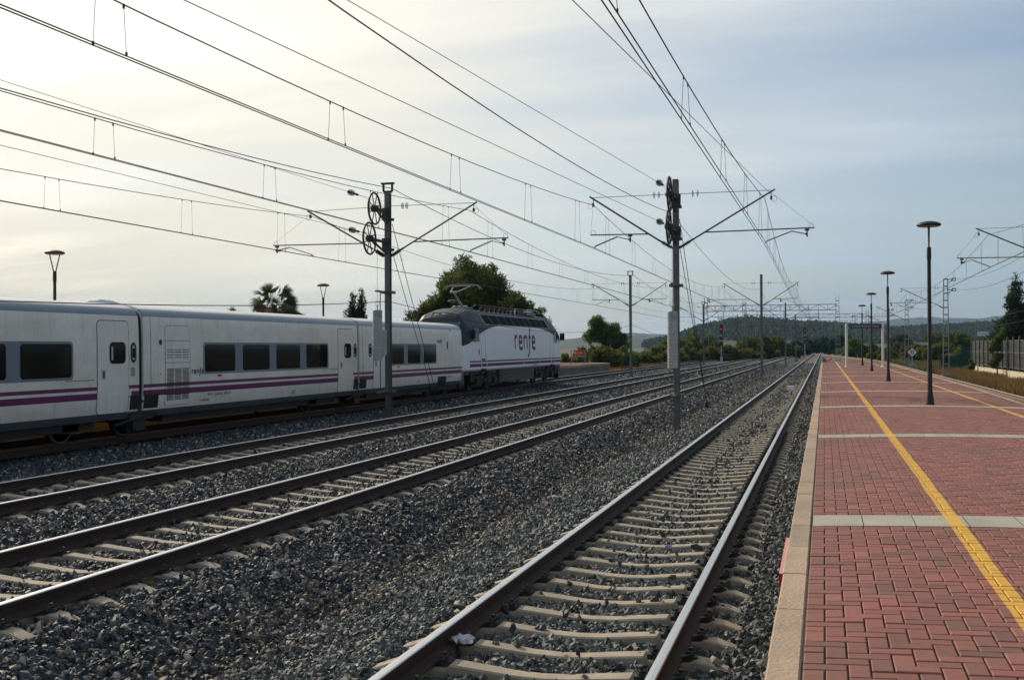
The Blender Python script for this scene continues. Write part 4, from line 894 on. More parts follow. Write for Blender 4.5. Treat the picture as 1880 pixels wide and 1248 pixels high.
def cantilever(root, t, am, s, tip, reg, con, br, near=True, zt=7.17, hw=.10):
    """arms at track position t, mast centre am, towards side s; tip/reg/con/br are lateral positions. Child meshes in world coords minus root."""
    o = Vector(root.location); X = lambda a_, z_: Vector((a_, t, z_))-o
    n = 8 if near else 4
    b0 = (am+s*hw, 5.42); b1 = (am+s*(hw+.50), 5.60+.12); zk = lambda a_: b1[1]+(zt-b1[1])*(a_-b1[0])/(tip-b1[0])
    c_ = MB(); c_.tube([X(*b1), X(tip+s*.12, zk(tip+s*.12))], .030 if near else .034, n); c_.build('cantilever_tube', galv, root)
    i_ = MB(); i_.tube([X(*b0), X(*b1)], .035, 6)
    for k in range(7): p = X(*b0).lerp(X(*b1), .12+k*.09); i_.lathe(p, [(.045, 0), (.085, .012), (.045, .03)], 10, X(*b1)-X(*b0))
    i_.build('insulator', ins_brown, root, near)
    zs_ = 7.22
    sw = MB(); sw.tube([X(am+s*hw, zs_), X(tip, zt+.04)], .010, 5); sw.build('stay_wire', galv, root)
    gi = MB()
    for k in range(2): gi.lathe(X(am+s*(hw+.42+.16*k), zs_-.01), [(.015, 0), (.11, .02), (.12, .05), (.03, .08)], 14 if near else 8, (s, 0, 0))
    gi.build('stay_insulator', glass_ins, root, near)
    ar = am+s*(.30+abs(tip-am)*.2); zr = 5.92
    while abs(zk(ar)-zr) > .02: ar += s*.01*(1 if zk(ar) < zr else -1)
    rt = MB(); rt.tube([X(ar, zr), X(reg, zr+.03)], .022 if near else .026, n); rt.build('registration_tube', galv, root)
    sd = 1 if con > br else -1
    bk = MB(); bk.box(*(sorted((br-.07-o.x, br+.07-o.x))), t-.03-o.y, t+.03-o.y, zr-.06-o.z, zr-o.z); bk.tube([X(br, zr), X(br, zr-.26)], .025, 6); bk.box(br-.05-o.x, br+.12*sd*.5+.05-o.x, t-.05-o.y, t+.05-o.y, zr-.20-o.z, zr-.13-o.z); bk.build('drop_bracket', dark_iron, root)
    for q in ((-.07, .07) if near else (0,)):
        a2 = br+sd*abs(con-br)*.36
        st2 = MB(); st2.tube([X(br, zr-.17)+Vector((0, q, 0)), X(br+sd*.18, zr-.13)+Vector((0, q, 0)), X(a2, zr-.06)+Vector((0, q, 0)), X(con-sd*.06, 5.57)+Vector((0, q, 0)), X(con, 5.51)+Vector((0, q*.5, 0))], .012 if near else .018, 6); st2.build('steady_arm', galv, root)
    hg = MB(); hg.tube([X(tip, zt), X(tip, 6.95)], .012, 5); hg.tube([X(tip+.02, zt-.05), X(reg, zr+.06)], .004, 4)
    if near: hg.tube([X(tip+.08*math.sin(k*.7)*s+s*.1, 6.93+.1*math.cos(k*.7)) for k in range(10)], .005, 4); hg.tube([X(reg-s*.1+.08*math.sin(k*.7), zr+.1+.09*math.cos(k*.7)) for k in range(10)], .005, 4)
    hg.box(tip-.03-o.x, tip+.03-o.x, t-.04-o.y, t+.04-o.y, 6.9-o.z, 7.02-o.z); hg.build('hanger', dark_iron, root)
def pulley_gear(root, am, t, zw, both, wo=(1.3, 1.5)):
    o = Vector(root.location)
    for k, zc_ in enumerate(zw):
        y = t-wo[k]; pw_ = MB(); c = Vector((am-.03, y, zc_))-o; r_ = .54
        for q in range(2): pass
        ring = [c+Vector((0, r_*math.cos(2*math.pi*i/40), r_*math.sin(2*math.pi*i/40))) for i in range(40)]
        pw_.tube(ring, .036, 6, closed=True)
        for i in range(8): an = 2*math.pi*(i+.5)/8; pw_.tube([c, c+Vector((0, r_*math.cos(an), r_*math.sin(an)))], .019, 5)
        pw_.lathe(c-Vector((.09, 0, 0)), [(.05, -.05), (.12, 0), (.12, .18), (.05, .24)], 14, (1, 0, 0))
        wh_ = pw_.build('tension_wheel', dark_iron, root, True)
        br_ = MB(); br_.box(am-.06-o.x, am+.06-o.x, y+.05-o.y, t-.12-o.y, zc_-.05-o.z, zc_+.03-o.z); br_.obox(Vector((am, y+.1, zc_-.04))-o, Vector((am, t-.12, zc_-.42))-o, .05, .06)
        br_.box(am-.18-o.x, am+.18-o.x, t-.14-o.y, t-.12-o.y, zc_-.3-o.z, zc_+.15-o.z); br_.box(am-.18-o.x, am+.18-o.x, t+.12-o.y, t+.14-o.y, zc_-.3-o.z, zc_-.2-o.z)
        br_.build('wheel_bracket', dark_iron, root)
    w_ = MB(); yw, yw2 = t-1.0, t-.55
    def stack(y, x, z0, z1, r_, cap):
        z = z0
        while z < z1-.02: w_.lathe(Vector((x, y, z))-o, [(r_-.012, 0), (r_, .012), (r_, .085), (r_-.012, .098)], 18); z += .10
        w_.m = 0
    stack(yw, am, both[0], both[1], .165, .3); 
    if both[2]: stack(yw2, am+.02, both[2], both[3], .13, 0)
    w_.build('counterweight', weight_m, root, True)
    cp = MB(); cp.lathe(Vector((am, yw, both[1]))-o, [(.165, 0), (.165, .26), (.15, .28)], 18); cp.tube([Vector((am, yw, both[1]+.28))-o, Vector((am, yw, both[1]+.45))-o], .02, 6); cp.tube([Vector((am+.07*math.sin(i*.63), yw, both[1]+.5+.1*math.cos(i*.63)))-o for i in range(11)], .008, 4)
    cp.build('weight_cap', galv_light, root, True)
    ro = MB(); ro.tube([Vector((am+.0, yw-.0, both[1]+.45))-o, Vector((am, yw, zw[1]))-o], .006, 4); ro.tube([Vector((am+.03, yw+.18, .4))-o, Vector((am+.03, yw+.18, both[4]))-o], .018, 6); ro.build('guide_rod', galv, root)
    for z_ in (both[4], both[5]):
        gb = MB(); gb.box(am-.05-o.x, am+.05-o.x, yw-.1-o.y, t+.55-o.y, z_-.03-o.z, z_+.03-o.z); gb.box(am-.22-o.x, am+.22-o.x, t-.16-o.y, t+.16-o.y, z_-.045-o.z, z_+.045-o.z); gb.build('guide_bracket', galv, root)
foot = mat('mast_foundation', (.22, .21, .19), .9, var=.2)
# --- mast A (left) and mast B (right)
A = empty('catenary_mast', (-14.97, 36.8, -.3), 'tall steel mast with two spoked tension wheels standing in front of the train', 'catenary mast', 'catenary masts')
ox = Vector(A.location)
mb = h_column(0, 0, -.15, 8.0, .19, .20); mb.build('column', galv, A)
MB().box(-.35, .35, -.30, .30, -.3, -.08).build('foundation', foot, A)
mb = MB(); mb.box(-.16, .16, -.05, .05, 8.0, 8.07); mb.box(-.19, -.14, -.05, .05, 8.05, 8.32); mb.box(.14, .19, -.05, .05, 8.05, 8.32); mb.box(-.24, .24, -.07, .07, 8.30, 8.36); mb.build('feeder_bracket', dark_iron, A)
cantilever(A, 36.8, -14.97, 1, -11.75, -10.5, -11.9, -10.65, hw=.10); cantilever(A, 36.8, -14.97, -1, -18.0, -19.5, -17.9, -19.35, hw=.10, zt=7.1)
pulley_gear(A, -14.97, 36.8, (7.0, 5.92), (1.72, 3.20, 1.9, 2.75, 4.14, .62), (1.15, 1.6))
B = empty('catenary_mast', (-4.71, 36.8, -.5), 'tall steel mast with two spoked tension wheels standing between the near and second tracks', 'catenary mast', 'catenary masts')
h_column(0, 0, -.2, 8.2, .19, .20).build('column', galv, B)
MB().box(-.30, .30, -.30, .30, -.4, -.14).build('foundation', foot, B)
cantilever(B, 36.8, -4.71, 1, -1.62, -.27, -1.82, -.5); cantilever(B, 36.8, -4.71, -1, -7.5, -7.6, -7.48, -6.24)
pulley_gear(B, -4.71, 36.8, (7.05, 5.98), (1.45, 3.02, 0, 0, 4.18, .55))
for (am, t0_, t1_, zs_, nm, m0) in ((-14.97, 36.8, 42.0, (6.6, 5.6), 'left', A), (-4.71, 36.8, 45.6, (6.4, 5.5), 'right', B)):
    for k, z_ in enumerate(zs_):
        g_ = MB(); o_ = Vector(m0.location); g_.tube([Vector((am+.1, t0_+.15, z_))-o_, Vector((am+.1+k*.06, t1_-k*.5, -.3))-o_], .012, 5)
        if k == 0: p = Vector((am+.1, t0_+.15, z_)).lerp(Vector((am+.1, t1_, -.3)), .46 if nm == 'left' else .98)-o_; g_.lathe(p-Vector((0,0,.15)), [(.03, 0), (.075, .08), (.075, .22), (.03, .3)], 8)
        g_.build('guy_wire', dark_iron, m0)
# --- ordinary masts further on
def plain_mast(am, t, label, kind=0, tips=None, top=8.2):
    m_ = empty('catenary_mast', (am, t, -.4), label, 'catenary mast', 'catenary masts')
    h_column(0, 0, 0, top, .19, .20).build('column', galv, m_)
    MB().box(-.33, .33, -.33, .33, -.3, .12).build('foundation', foot, m_)
    (lt, lr, lc, lb), (rt, rr, rc, rb) = tips
    cantilever(m_, t, am, 1, rt, rr, rc, rb, near=t < 100); cantilever(m_, t, am, -1, lt, lr, lc, lb, near=t < 100)
    if kind: mb = MB(); mb.box(-.16, .16, -.05, .05, top, top+.07); mb.box(-.22, -.16, -.05, .05, top+.05, top+.35); mb.box(.16, .22, -.05, .05, top+.05, top+.35); mb.box(-.26, .26, -.07, .07, top+.33, top+.39); mb.build('feeder_bracket', dark_iron, m_)
    return m_
tipsA = lambda i: ((-17.8, -17.9, -17.6, -16.5) if i else (-17.7, -19.3, -17.9, -19.1), (-12.0, -11.9, -12.2, -13.3) if i else (-12.05, -10.6, -11.9, -10.8))
tipsB = lambda i: ((-7.7, -9.1, -7.5, -8.95) if i else (-7.6, -7.65, -7.8, -6.4), (-2.0, -2.0, -2.15, -3.3) if i else (-1.95, -.5, -1.8, -.65))
plain_mast(-14.8, 87.2, 'slim mast in front of the bushes between the locomotive and the right pulley mast', 1, tipsA(1))
plain_mast(-4.8, 90.5, 'slim mast between the tracks, second from the right pulley mast', 0, tipsB(1), 8.3)
plain_mast(-14.8, 142.5, 'distant mast just right of the right pulley mast, near the two light signals', 1, tipsA(0), 7.9)
plain_mast(-4.8, 148.0, 'distant mast between the tracks, third in line behind the right pulley mast', 0, tipsB(0))
plain_mast(-4.8, 202.0, 'tiny far mast, fourth in line behind the right pulley mast', 0, tipsB(1))
plain_mast(-14.8, 200.0, 'tiny far mast left of the tracks under the first portal', 0, tipsA(1))
# --- lattice masts and portals
def ladder(mb, x, y, z0, z1, w0=.42, w1=.26, d=.22, step=.62):
    for s in (-1, 1):
        for q in (-1, 1): mb.obox((x+s*w0/2, y+q*d/2, z0), (x+s*w1/2, y+q*d/2, z1), .05, .05)
    z = z0+.4
    while z < z1:
        u_ = (z-z0)/(z1-z0); w = w0+(w1-w0)*u_
        for q in (-1, 1): mb.box(x-w/2, x+w/2, y+q*d/2-.02, y+q*d/2+.02, z-.05, z+.05)
        z += step
lat = mat('lattice_steel', (.24, .24, .23), .6, metal=.3, var=.3, vscale=3)
for i, (a_, t, zt_, lb) in enumerate(((10.3, 103.7, 8.0, 'lattice mast right of the platform, nearest and tallest of its row'), (10.2, 150, 8.0, 'lattice mast right of the platform, second of its row, seen behind the nearest lamp'), (10.0, 188, 8.3, 'lattice mast right of the platform, third of its row'))):
    m_ = empty('lattice_mast', (a_, t, -.5), lb, 'catenary mast', 'lattice masts of the right hand track')
    mb = MB(); ladder(mb, 0, 0, 0, zt_+.5, .52, .32, .25); mb.build('column', lat, m_); MB().box(-.4, .4, -.35, .35, -.3, .12).build('foundation', foot, m_)
    br_ = MB()
    for z_ in (8.0, 7.1): br_.box(.1, .62, -.04, .04, z_+.40, z_+.46); br_.box(.5, .85, -.05, .05, z_+.5, z_+.56); br_.box(.5, .85, -.05, .05, z_+.28, z_+.33); br_.box(.5, .55, -.05, .05, z_+.3, z_+.55); br_.box(.8, .85, -.05, .05, z_+.3, z_+.55); br_.obox((.15, 0, z_+.1), (.6, 0, z_+.42), .04, .04)
    br_.build('feeder_bracket', dark_iron, m_)
    x0 = 6.65; cantilever(m_, t, a_, -1, x0, 5.6, 6.9, 5.75, near=i == 0, hw=.2)
    MB().box(-.16, .16, -.16, -.13, 1.2, 1.75).build('number_plate', rubber, m_)
m_ = empty('lattice_mast', (10.3, 51.7, -.5), 'lattice mast outside the right edge, its arm reaching into the photo', 'catenary mast', 'lattice masts of the right hand track')
mb = MB(); ladder(mb, 0, 0, 0, 8.5, .52, .32, .25); mb.build('column', lat, m_); MB().box(-.4, .4, -.35, .35, -.3, .12).build('foundation', foot, m_)
cantilever(m_, 51.7, 10.3, -1, 6.5, 5.6, 6.95, 5.8, hw=.2)
def portal(t, a0, a1, zb, h, ztop, label, depth=.6, seg=1.5, legs=True):
    r_ = empty('catenary_portal', (0, 0, 0), label, 'catenary portal', 'lattice portals across the tracks')
    mb = MB()
    for q in (-depth/2, depth/2):
        for z in (zb, zb+h): mb.obox((a0, t+q, z), (a1, t+q, z), .09, .09)
        n = int((a1-a0)/seg)
        for k in range(n):
            x = a0+(a1-a0)*k/n; x2 = a0+(a1-a0)*(k+1)/n
            mb.obox((x, t+q, zb), (x, t+q, zb+h), .06, .06); mb.obox((x, t+q, zb if k % 2 else zb+h), (x2, t+q, zb+h if k % 2 else zb), .05, .05)
    mb.build('truss', lat, r_)
    for x in (a0, a1):
        l_ = MB(); ladder(l_, x, t, -.6, ztop, .9, .5, .5, .9); l_.build('leg', lat, r_)
    for x in (-17.7, -12.05, -7.6, -1.97):
        if a0 < x < a1: hang = MB(); hang.obox((x+1.1, t, zb), (x+1.1, t, 5.6), .09, .09); hang.obox((x+1.1, t, 7.0), (x, t, 7.0), .04, .04); hang.obox((x+1.1, t, 5.9), (x-.5, t, 5.9), .04, .04); hang.build('drop_arm', galv, r_)
    return r_
portal(193, -19.6, 2.2, 8.2, .95, 10.6, 'nearest lattice portal spanning all the tracks in the distance')
portal(262, -17.5, 9.4, 8.6, .85, 10.6, 'second lattice portal, lower in the picture and reaching further right')
portal(330, -19, 9, 8.6, .85, 10.8, 'third and faintest lattice portal close to the vanishing point')
for i, (a_, t, h_, lb) in enumerate(((-13.9, 205, 10.5, 'splayed lattice mast left of the second slim mast'), (-20.5, 230, 8.5, 'lattice mast among the bushes left of the tracks'), (-14.6, 285, 9, 'far lattice mast left of the red signal'), (-17.2, 300, 9, 'far lattice mast in front of the hill foot'), (-8.3, 340, 10, 'far lattice mast in front of the wooded hill, left of the red signal'), (-10.2, 380, 10, 'smallest lattice mast before the hill'), (6.5, 262, 9.5, 'lattice mast beyond the name board'), (3.4, 300, 8.5, 'lattice mast right of the vanishing point'), (8.9, 232, 8.6, 'lattice mast behind the name board'))):
    m_ = MB(); ladder(m_, a_, t, -.6, h_, .9 if i == 0 else .7, .5, .4, .9); m_.box(a_-.5, a_+.5, t-.1, t+.1, h_-.6, h_-.5); tag(m_.build('lattice_mast', lat), lb, 'catenary mast', 'far lattice masts')
# ================================================================== signals
sig_black = mat('signal_black', (.012, .012, .012), .5); sig_red = mat('signal_red_lamp', (.9, .03, .02), .4, emit=(1, .03, .02), es=2.2)
def signal(loc, label, full=True, lit=True, sc=1.0):
    r_ = empty('light_signal' if full else 'dwarf_signal', loc, label, 'railway signal', 'railway signals'); r_.scale = (sc,)*3
    if full:
        MB().tube([(0,0,-.3), (0,0,4.6)], .06, 8).build('post', galv_light, r_)
        MB().box(-.16, .16, -.14, .14, 0, .9).build('base_cabinet', mat('pale_blue_box', (.30, .45, .55), .6), r_)
        poly = [(.26*math.cos(R(k)), (.45 if 0 <= k <= 180 else -.45)+.26*math.sin(R(k))) for k in list(range(0, 181, 20))+list(range(180, 361, 20))]
        h = MB().prism(poly, (0, -.10, 5.05), (1,0,0), (0,0,1), (0,1,0), .12).build('signal_head', sig_black, r_)
        MB().lathe((0, -.11, 5.05), [(.06, 0), (.06, .02)], 14, (0, -1, 0)).build('red_lamp' if lit else 'lamp_lens', sig_red if lit else rubber, h)
        MB().lathe((0, -.12, 3.72), [(.26, 0), (.26, .1)], 20, (0, 1, 0)).build('round_disc', sig_black, r_)
        MB().box(-.27, .27, -.12, -.02, 2.55, 3.22).build('square_panel', sig_black, r_)
    else:
        MB().box(-.06, .06, -.06, .06, -.3, 1.1).build('post', galv_light, r_); MB().box(-.33, .33, -.1, .05, 1.05, 1.85).build('signal_head', sig_black, r_)
        b2 = MB().box(-.1, .4, -.15, .1, .0, .5).build('lower_lamp_box', sig_black, r_)
        if lit: MB().lathe((.08, -.16, .28), [(.13, 0), (.13, .02)], 12, (0, -1, 0)).build('red_lamp', sig_red, b2)
    return r_
signal((-15.0, 170, -.3), 'tall black light signal with a round disc and square panel left of the tracks')
signal((-20.3, 172, -.2), 'small square dwarf signal left of the tracks before the bushes', False, False)
signal((-4.6, 285, -.3), 'far signal showing a bright red light near the vanishing point', True, True, 1.25)
signal((.9, 215, -.5), 'dwarf signal with red lamp between the near track and the name board', False, True)
signal((6.0, 215, -.5), 'dwarf signal with red lamp seen between the posts of the name board', False, True)
# ================================================================== vegetation
def leaf_mat(name, c1, c2, c3):
    m = bpy.data.materials.new(name); m.use_nodes = True; t = m.node_tree; b = t.nodes['Principled BSDF']; geo = N(t, 'ShaderNodeNewGeometry')
    r = N(t, 'ShaderNodeValToRGB'); e = r.color_ramp.elements; e.new(.5)
    for k, (p, c) in enumerate(((0, c1), (.6, c2), (1, c3))): e[k].position = p; e[k].color = (*c, 1)
    t.links.new(geo.outputs['Random Per Island'], r.inputs[0]); t.links.new(r.outputs[0], b.inputs['Base Color']); b.inputs['Roughness'].default_value = .7; b.inputs['Specular IOR Level'].default_value = .2
    tr = N(t, 'ShaderNodeBsdfTranslucent'); t.links.new(r.outputs[0], tr.inputs[0]); ms = N(t, 'ShaderNodeMixShader'); ms.inputs[0].default_value = .42
    t.links.new(b.outputs[0], ms.inputs[1]); t.links.new(tr.outputs[0], ms.inputs[2]); t.links.new(ms.outputs[0], t.nodes['Material Output'].inputs[0]); return m
pine_m = leaf_mat('pine_needles', (.045, .065, .012), (.095, .125, .022), (.17, .19, .038))
cyp_m = leaf_mat('cypress_foliage', (.015, .030, .014), (.028, .050, .020), (.05, .075, .028))
bush_m = leaf_mat('olive_bush', (.06, .074, .022), (.115, .125, .036), (.20, .19, .06))
green_m = leaf_mat('green_bush', (.06, .09, .018), (.115, .15, .03), (.20, .225, .05))
bark = mat('bark', (.06, .045, .035), .9, var=.3)
def leaf_cloud(name, centers, radii, nleaf, size, m, parent, aspect=.35, up=.3, flat=1.0):
    centers = np.array(centers, float); radii = np.array(radii, float); w = radii.prod(1) if radii.ndim > 1 else radii**3
    w = w**.8; idx = RNG.choice(len(centers), nleaf, p=w/w.sum()); d = RNG.normal(size=(nleaf, 3)); d /= np.linalg.norm(d, axis=1)[:, None]
    rr = RNG.random(nleaf)**.38
    R_ = radii[idx] if radii.ndim > 1 else radii[idx][:, None]
    c = centers[idx]+d*rr[:, None]*R_*(1+.10*RNG.normal(size=(nleaf, 1)))
    v = RNG.normal(size=(nleaf, 3))+d*.9+np.array([0, 0, up]); v /= np.linalg.norm(v, axis=1)[:, None]
    q = np.cross(v, RNG.normal(size=(nleaf, 3))); q /= np.linalg.norm(q, axis=1)[:, None]+1e-6
    L = size*RNG.uniform(.6, 1.4, (nleaf, 1)); p0 = c-q*L*aspect*.5; p1 = c+q*L*aspect*.5; p2 = c+v*L+q*L*aspect*.25; p3 = c+v*L-q*L*aspect*.25
    V = np.stack([p0, p1, p2, p3], 1).reshape(-1, 3); F = np.arange(nleaf*4).reshape(-1, 4)
    o = npmesh(name, V, F, m); o.parent = parent; return o
def clumps(c, R_, n, rmin, rmax, zmin=-1):
    out = []; rad = []
    while len(out) < n:
        d = RNG.normal(size=3); d /= np.linalg.norm(d); k = RNG.uniform(.35, .92)
        if d[2] < zmin: continue
        out.append(np.array(c)+d*k*np.array(R_)); rad.append(RNG.uniform(rmin, rmax))
    return out, rad
def tree(name, label, loc, crowns, nleaf, lsize, m, trunk_h, tr=.2, cat='tree', group=None, ncl=14, cl=(.22, .42), up=.3, aspect=.35, kids='foliage'):
    r_ = empty(name, loc, label, cat, group); C_, Rd = [], []
    for (cx_, cy_, cz_, rx, ry, rz) in crowns:
        a_, b_ = clumps((cx_, cy_, cz_), (rx, ry, rz), ncl, cl[0]*min(rx, rz), cl[1]*min(rx, rz)); C_ += a_; Rd += b_
        C_.append(np.array((cx_, cy_, cz_))); Rd.append(.55*min(rx, ry, rz))
    leaf_cloud(kids, C_, Rd, nleaf, lsize, m, r_, aspect, up)
    t_ = MB(); t_.tube([(0, 0, -.3), (.05, 0, trunk_h*.5), (-.05, .05, trunk_h)], [tr, tr*.8, tr*.5], 8)
    for (cx_, cy_, cz_, rx, ry, rz) in crowns:
        t_.tube([(0, 0, trunk_h*.55), (cx_*.5, cy_*.5, (trunk_h*.6+cz_)*.5), (cx_, cy_, cz_)], [tr*.6, tr*.4, tr*.15], 6)
        for k in range(3): d = RNG.normal(size=3)*.22; t_.tube([(cx_*.6, cy_*.6, cz_*.8), (cx_+d[0]*rx, cy_+d[1]*ry, cz_+abs(d[2])*rz)], [tr*.3, tr*.08], 5)
    t_.build('trunk', bark, r_, True); return r_
# large pine group behind the locomotive
tree('pine_tree', 'large dark green pine behind the locomotive with a wide double crown', (-29.5, 93, -.3), [(-.5, 0, 7.0, 3.1, 2.8, 3.2), (.9, 0, 7.5, 1.9, 1.8, 2.4), (-1.8, 0, 7.1, 1.9, 1.8, 2.3), (1.4, .3, 6.2, 2.0, 2, 2.6), (-2.6, 0, 5.6, 2.3, 2.2, 2.9), (-4.3, 0, 4.9, 1.8, 1.7, 2.5), (-6.0, 0, 3.8, 1.2, 1.3, 2.0), (-1.6, 0, 3.4, 4.6, 3, 2.4)], 64000, .25, pine_m, 6.5, .3, ncl=34, cl=(.18, .36))
tree('pine_tree', 'lower pine crown right of the large pine, above the front of the locomotive', (-26.6, 100, -.3), [(-1.0, 0, 6.0, 1.7, 1.8, 2.1), (.4, 0, 5.2, 1.4, 1.5, 1.7), (1.5, .3, 4.3, 1.0, 1, 1.8), (-.2, 0, 3.6, 2.3, 2, 1.8)], 20000, .22, pine_m, 4.5, .22, ncl=26, cl=(.18, .36))
# palm
p_ = empty('palm_tree', (-45, 85, -.3), 'fan palm with a ragged skirt of dead fronds behind the middle carriage', 'palm tree')
mb = MB(); mb.tube([(0,0,0), (.05,0,3), (0,0,6.2)], [.32, .26, .24], 10); mb.build('trunk', bark, p_, True)
def fan(mb, base, d, L, n=16, spread=1.05, w=.07, droop=.25):
    d = Vector(d).normalized(); side = d.cross(Vector((0,0,1)))
    if side.length < .1: side = Vector((1,0,0))
    side.normalize(); side = Matrix.Rotation(random.uniform(-1.57, 1.57), 3, d) @ side; b = Vector(base); tip = b+d*L*.55; upv = side.cross(d)
    mb.obox(b, tip, .03, .02)
    for k in range(n):
        a_ = (k/(n-1)-.5)*2*spread; dd = (d*math.cos(a_)+side*math.sin(a_)).normalized(); e1_ = tip+dd*L*.30; e2_ = tip+dd*L*.52-Vector((0,0,droop*L*random.uniform(.2, .55)))
        s_ = side.cross(dd); s2 = dd.cross(upv).normalized()*w/2
        mb.add([tip-s2*.3, tip+s2*.3, e1_+s2, e1_-s2, e2_], [(0,1,2,3), (3,2,4)])
mb = MB(); dead = MB()
for k in range(46): az = random.uniform(0, 6.28); el = math.asin(random.uniform(-.45, .98)); fan(mb, (0, 0, 6.45), (math.cos(az)*math.cos(el), math.sin(az)*math.cos(el), math.sin(el)), random.uniform(1.55, 2.15), n=13, w=.065, spread=.85, droop=.22)
for k in range(60): az = random.uniform(0, 6.28); el = random.uniform(-1.3, -.3); fan(dead, (0, 0, 6.9-random.uniform(0, 1.9)), (math.cos(az)*math.cos(el), math.sin(az)*math.cos(el), math.sin(el)), random.uniform(1.4, 2.1), n=12, spread=.7, w=.11, droop=.5)
mb.build('crown', leaf_mat('palm_green', (.02, .04, .015), (.035, .06, .02), (.06, .09, .03)), p_); dead.build('dead_fronds', mat('dead_frond', (.20, .14, .085), .9, island=.4), p_)
def conifer(name, label, loc, h, rad, nleaf, m, group=None, lsize=.16, tiers=20, taper=1.0, rag=.25, dense=(.25, .45)):
    r_ = empty(name, loc, label, 'tree', group); C_ = []; Rd = []
    for k in range(tiers):
        u_ = k/tiers; rr_ = rad*(1-u_)**taper*(1+rag*RNG.normal()*.5)+.08
        nb = max(2, int(6*(1-u_)+2))
        for j in range(nb): az = RNG.uniform(0, 6.28); q = rr_*RNG.uniform(.35, .9); C_.append((q*math.cos(az), q*math.sin(az), h*(.06+.92*u_)+RNG.uniform(-.1, .1))); Rd.append(max(.09, rr_*RNG.uniform(*dense)))
    if dense[0] > .4:
        for k in range(tiers): u_ = k/tiers; C_.append((0, 0, h*(.06+.92*u_))); Rd.append(rad*(1-u_)**taper*.85+.1)
    leaf_cloud('foliage', C_, Rd, nleaf, lsize, m, r_, .35, .6); MB().tube([(0,0,-.3), (0,0,h*.95)], [.15, .03], 6).build('trunk', bark, r_); return r_
conifer('cypress_tree', 'cypress with a ragged point behind the carriages, left of a pair', (*atpx(648, 110), -.3), 8.3, 1.05, 16000, cyp_m, 'pair of cypresses', .26, 30, .75, .2, (.6, .9))
conifer('cypress_tree', 'narrower taller cypress behind the carriages, right of a pair', (*atpx(664, 110), -.3), 8.7, .55, 12000, cyp_m, 'pair of cypresses', .22, 34, .5, .2, (.6, 1.0))
conifer('fir_tree', 'tall pointed conifer behind the fence at the right edge', (*atpx(1866, 105), -.5), 9.9, 2.5, 42000, cyp_m, lsize=.26, tiers=34, taper=.95, rag=.35, dense=(.28, .5))
tree('shrub', 'leafy shrub growing up in front of the grey fence', (13.9, 100, -.5), [(0, 0, 1.6, .75, .6, 1.6), (.2, 0, 3.2, .5, .5, 1.2)], 5000, .14, green_m, 3, .06, 'shrub', ncl=10)
tree('shrub', 'small shrub at the left end of the low white wall', (14.0, 117, -.5), [(0, 0, .7, .45, .4, .7)], 1200, .14, green_m, 1, .05, 'shrub', ncl=8)
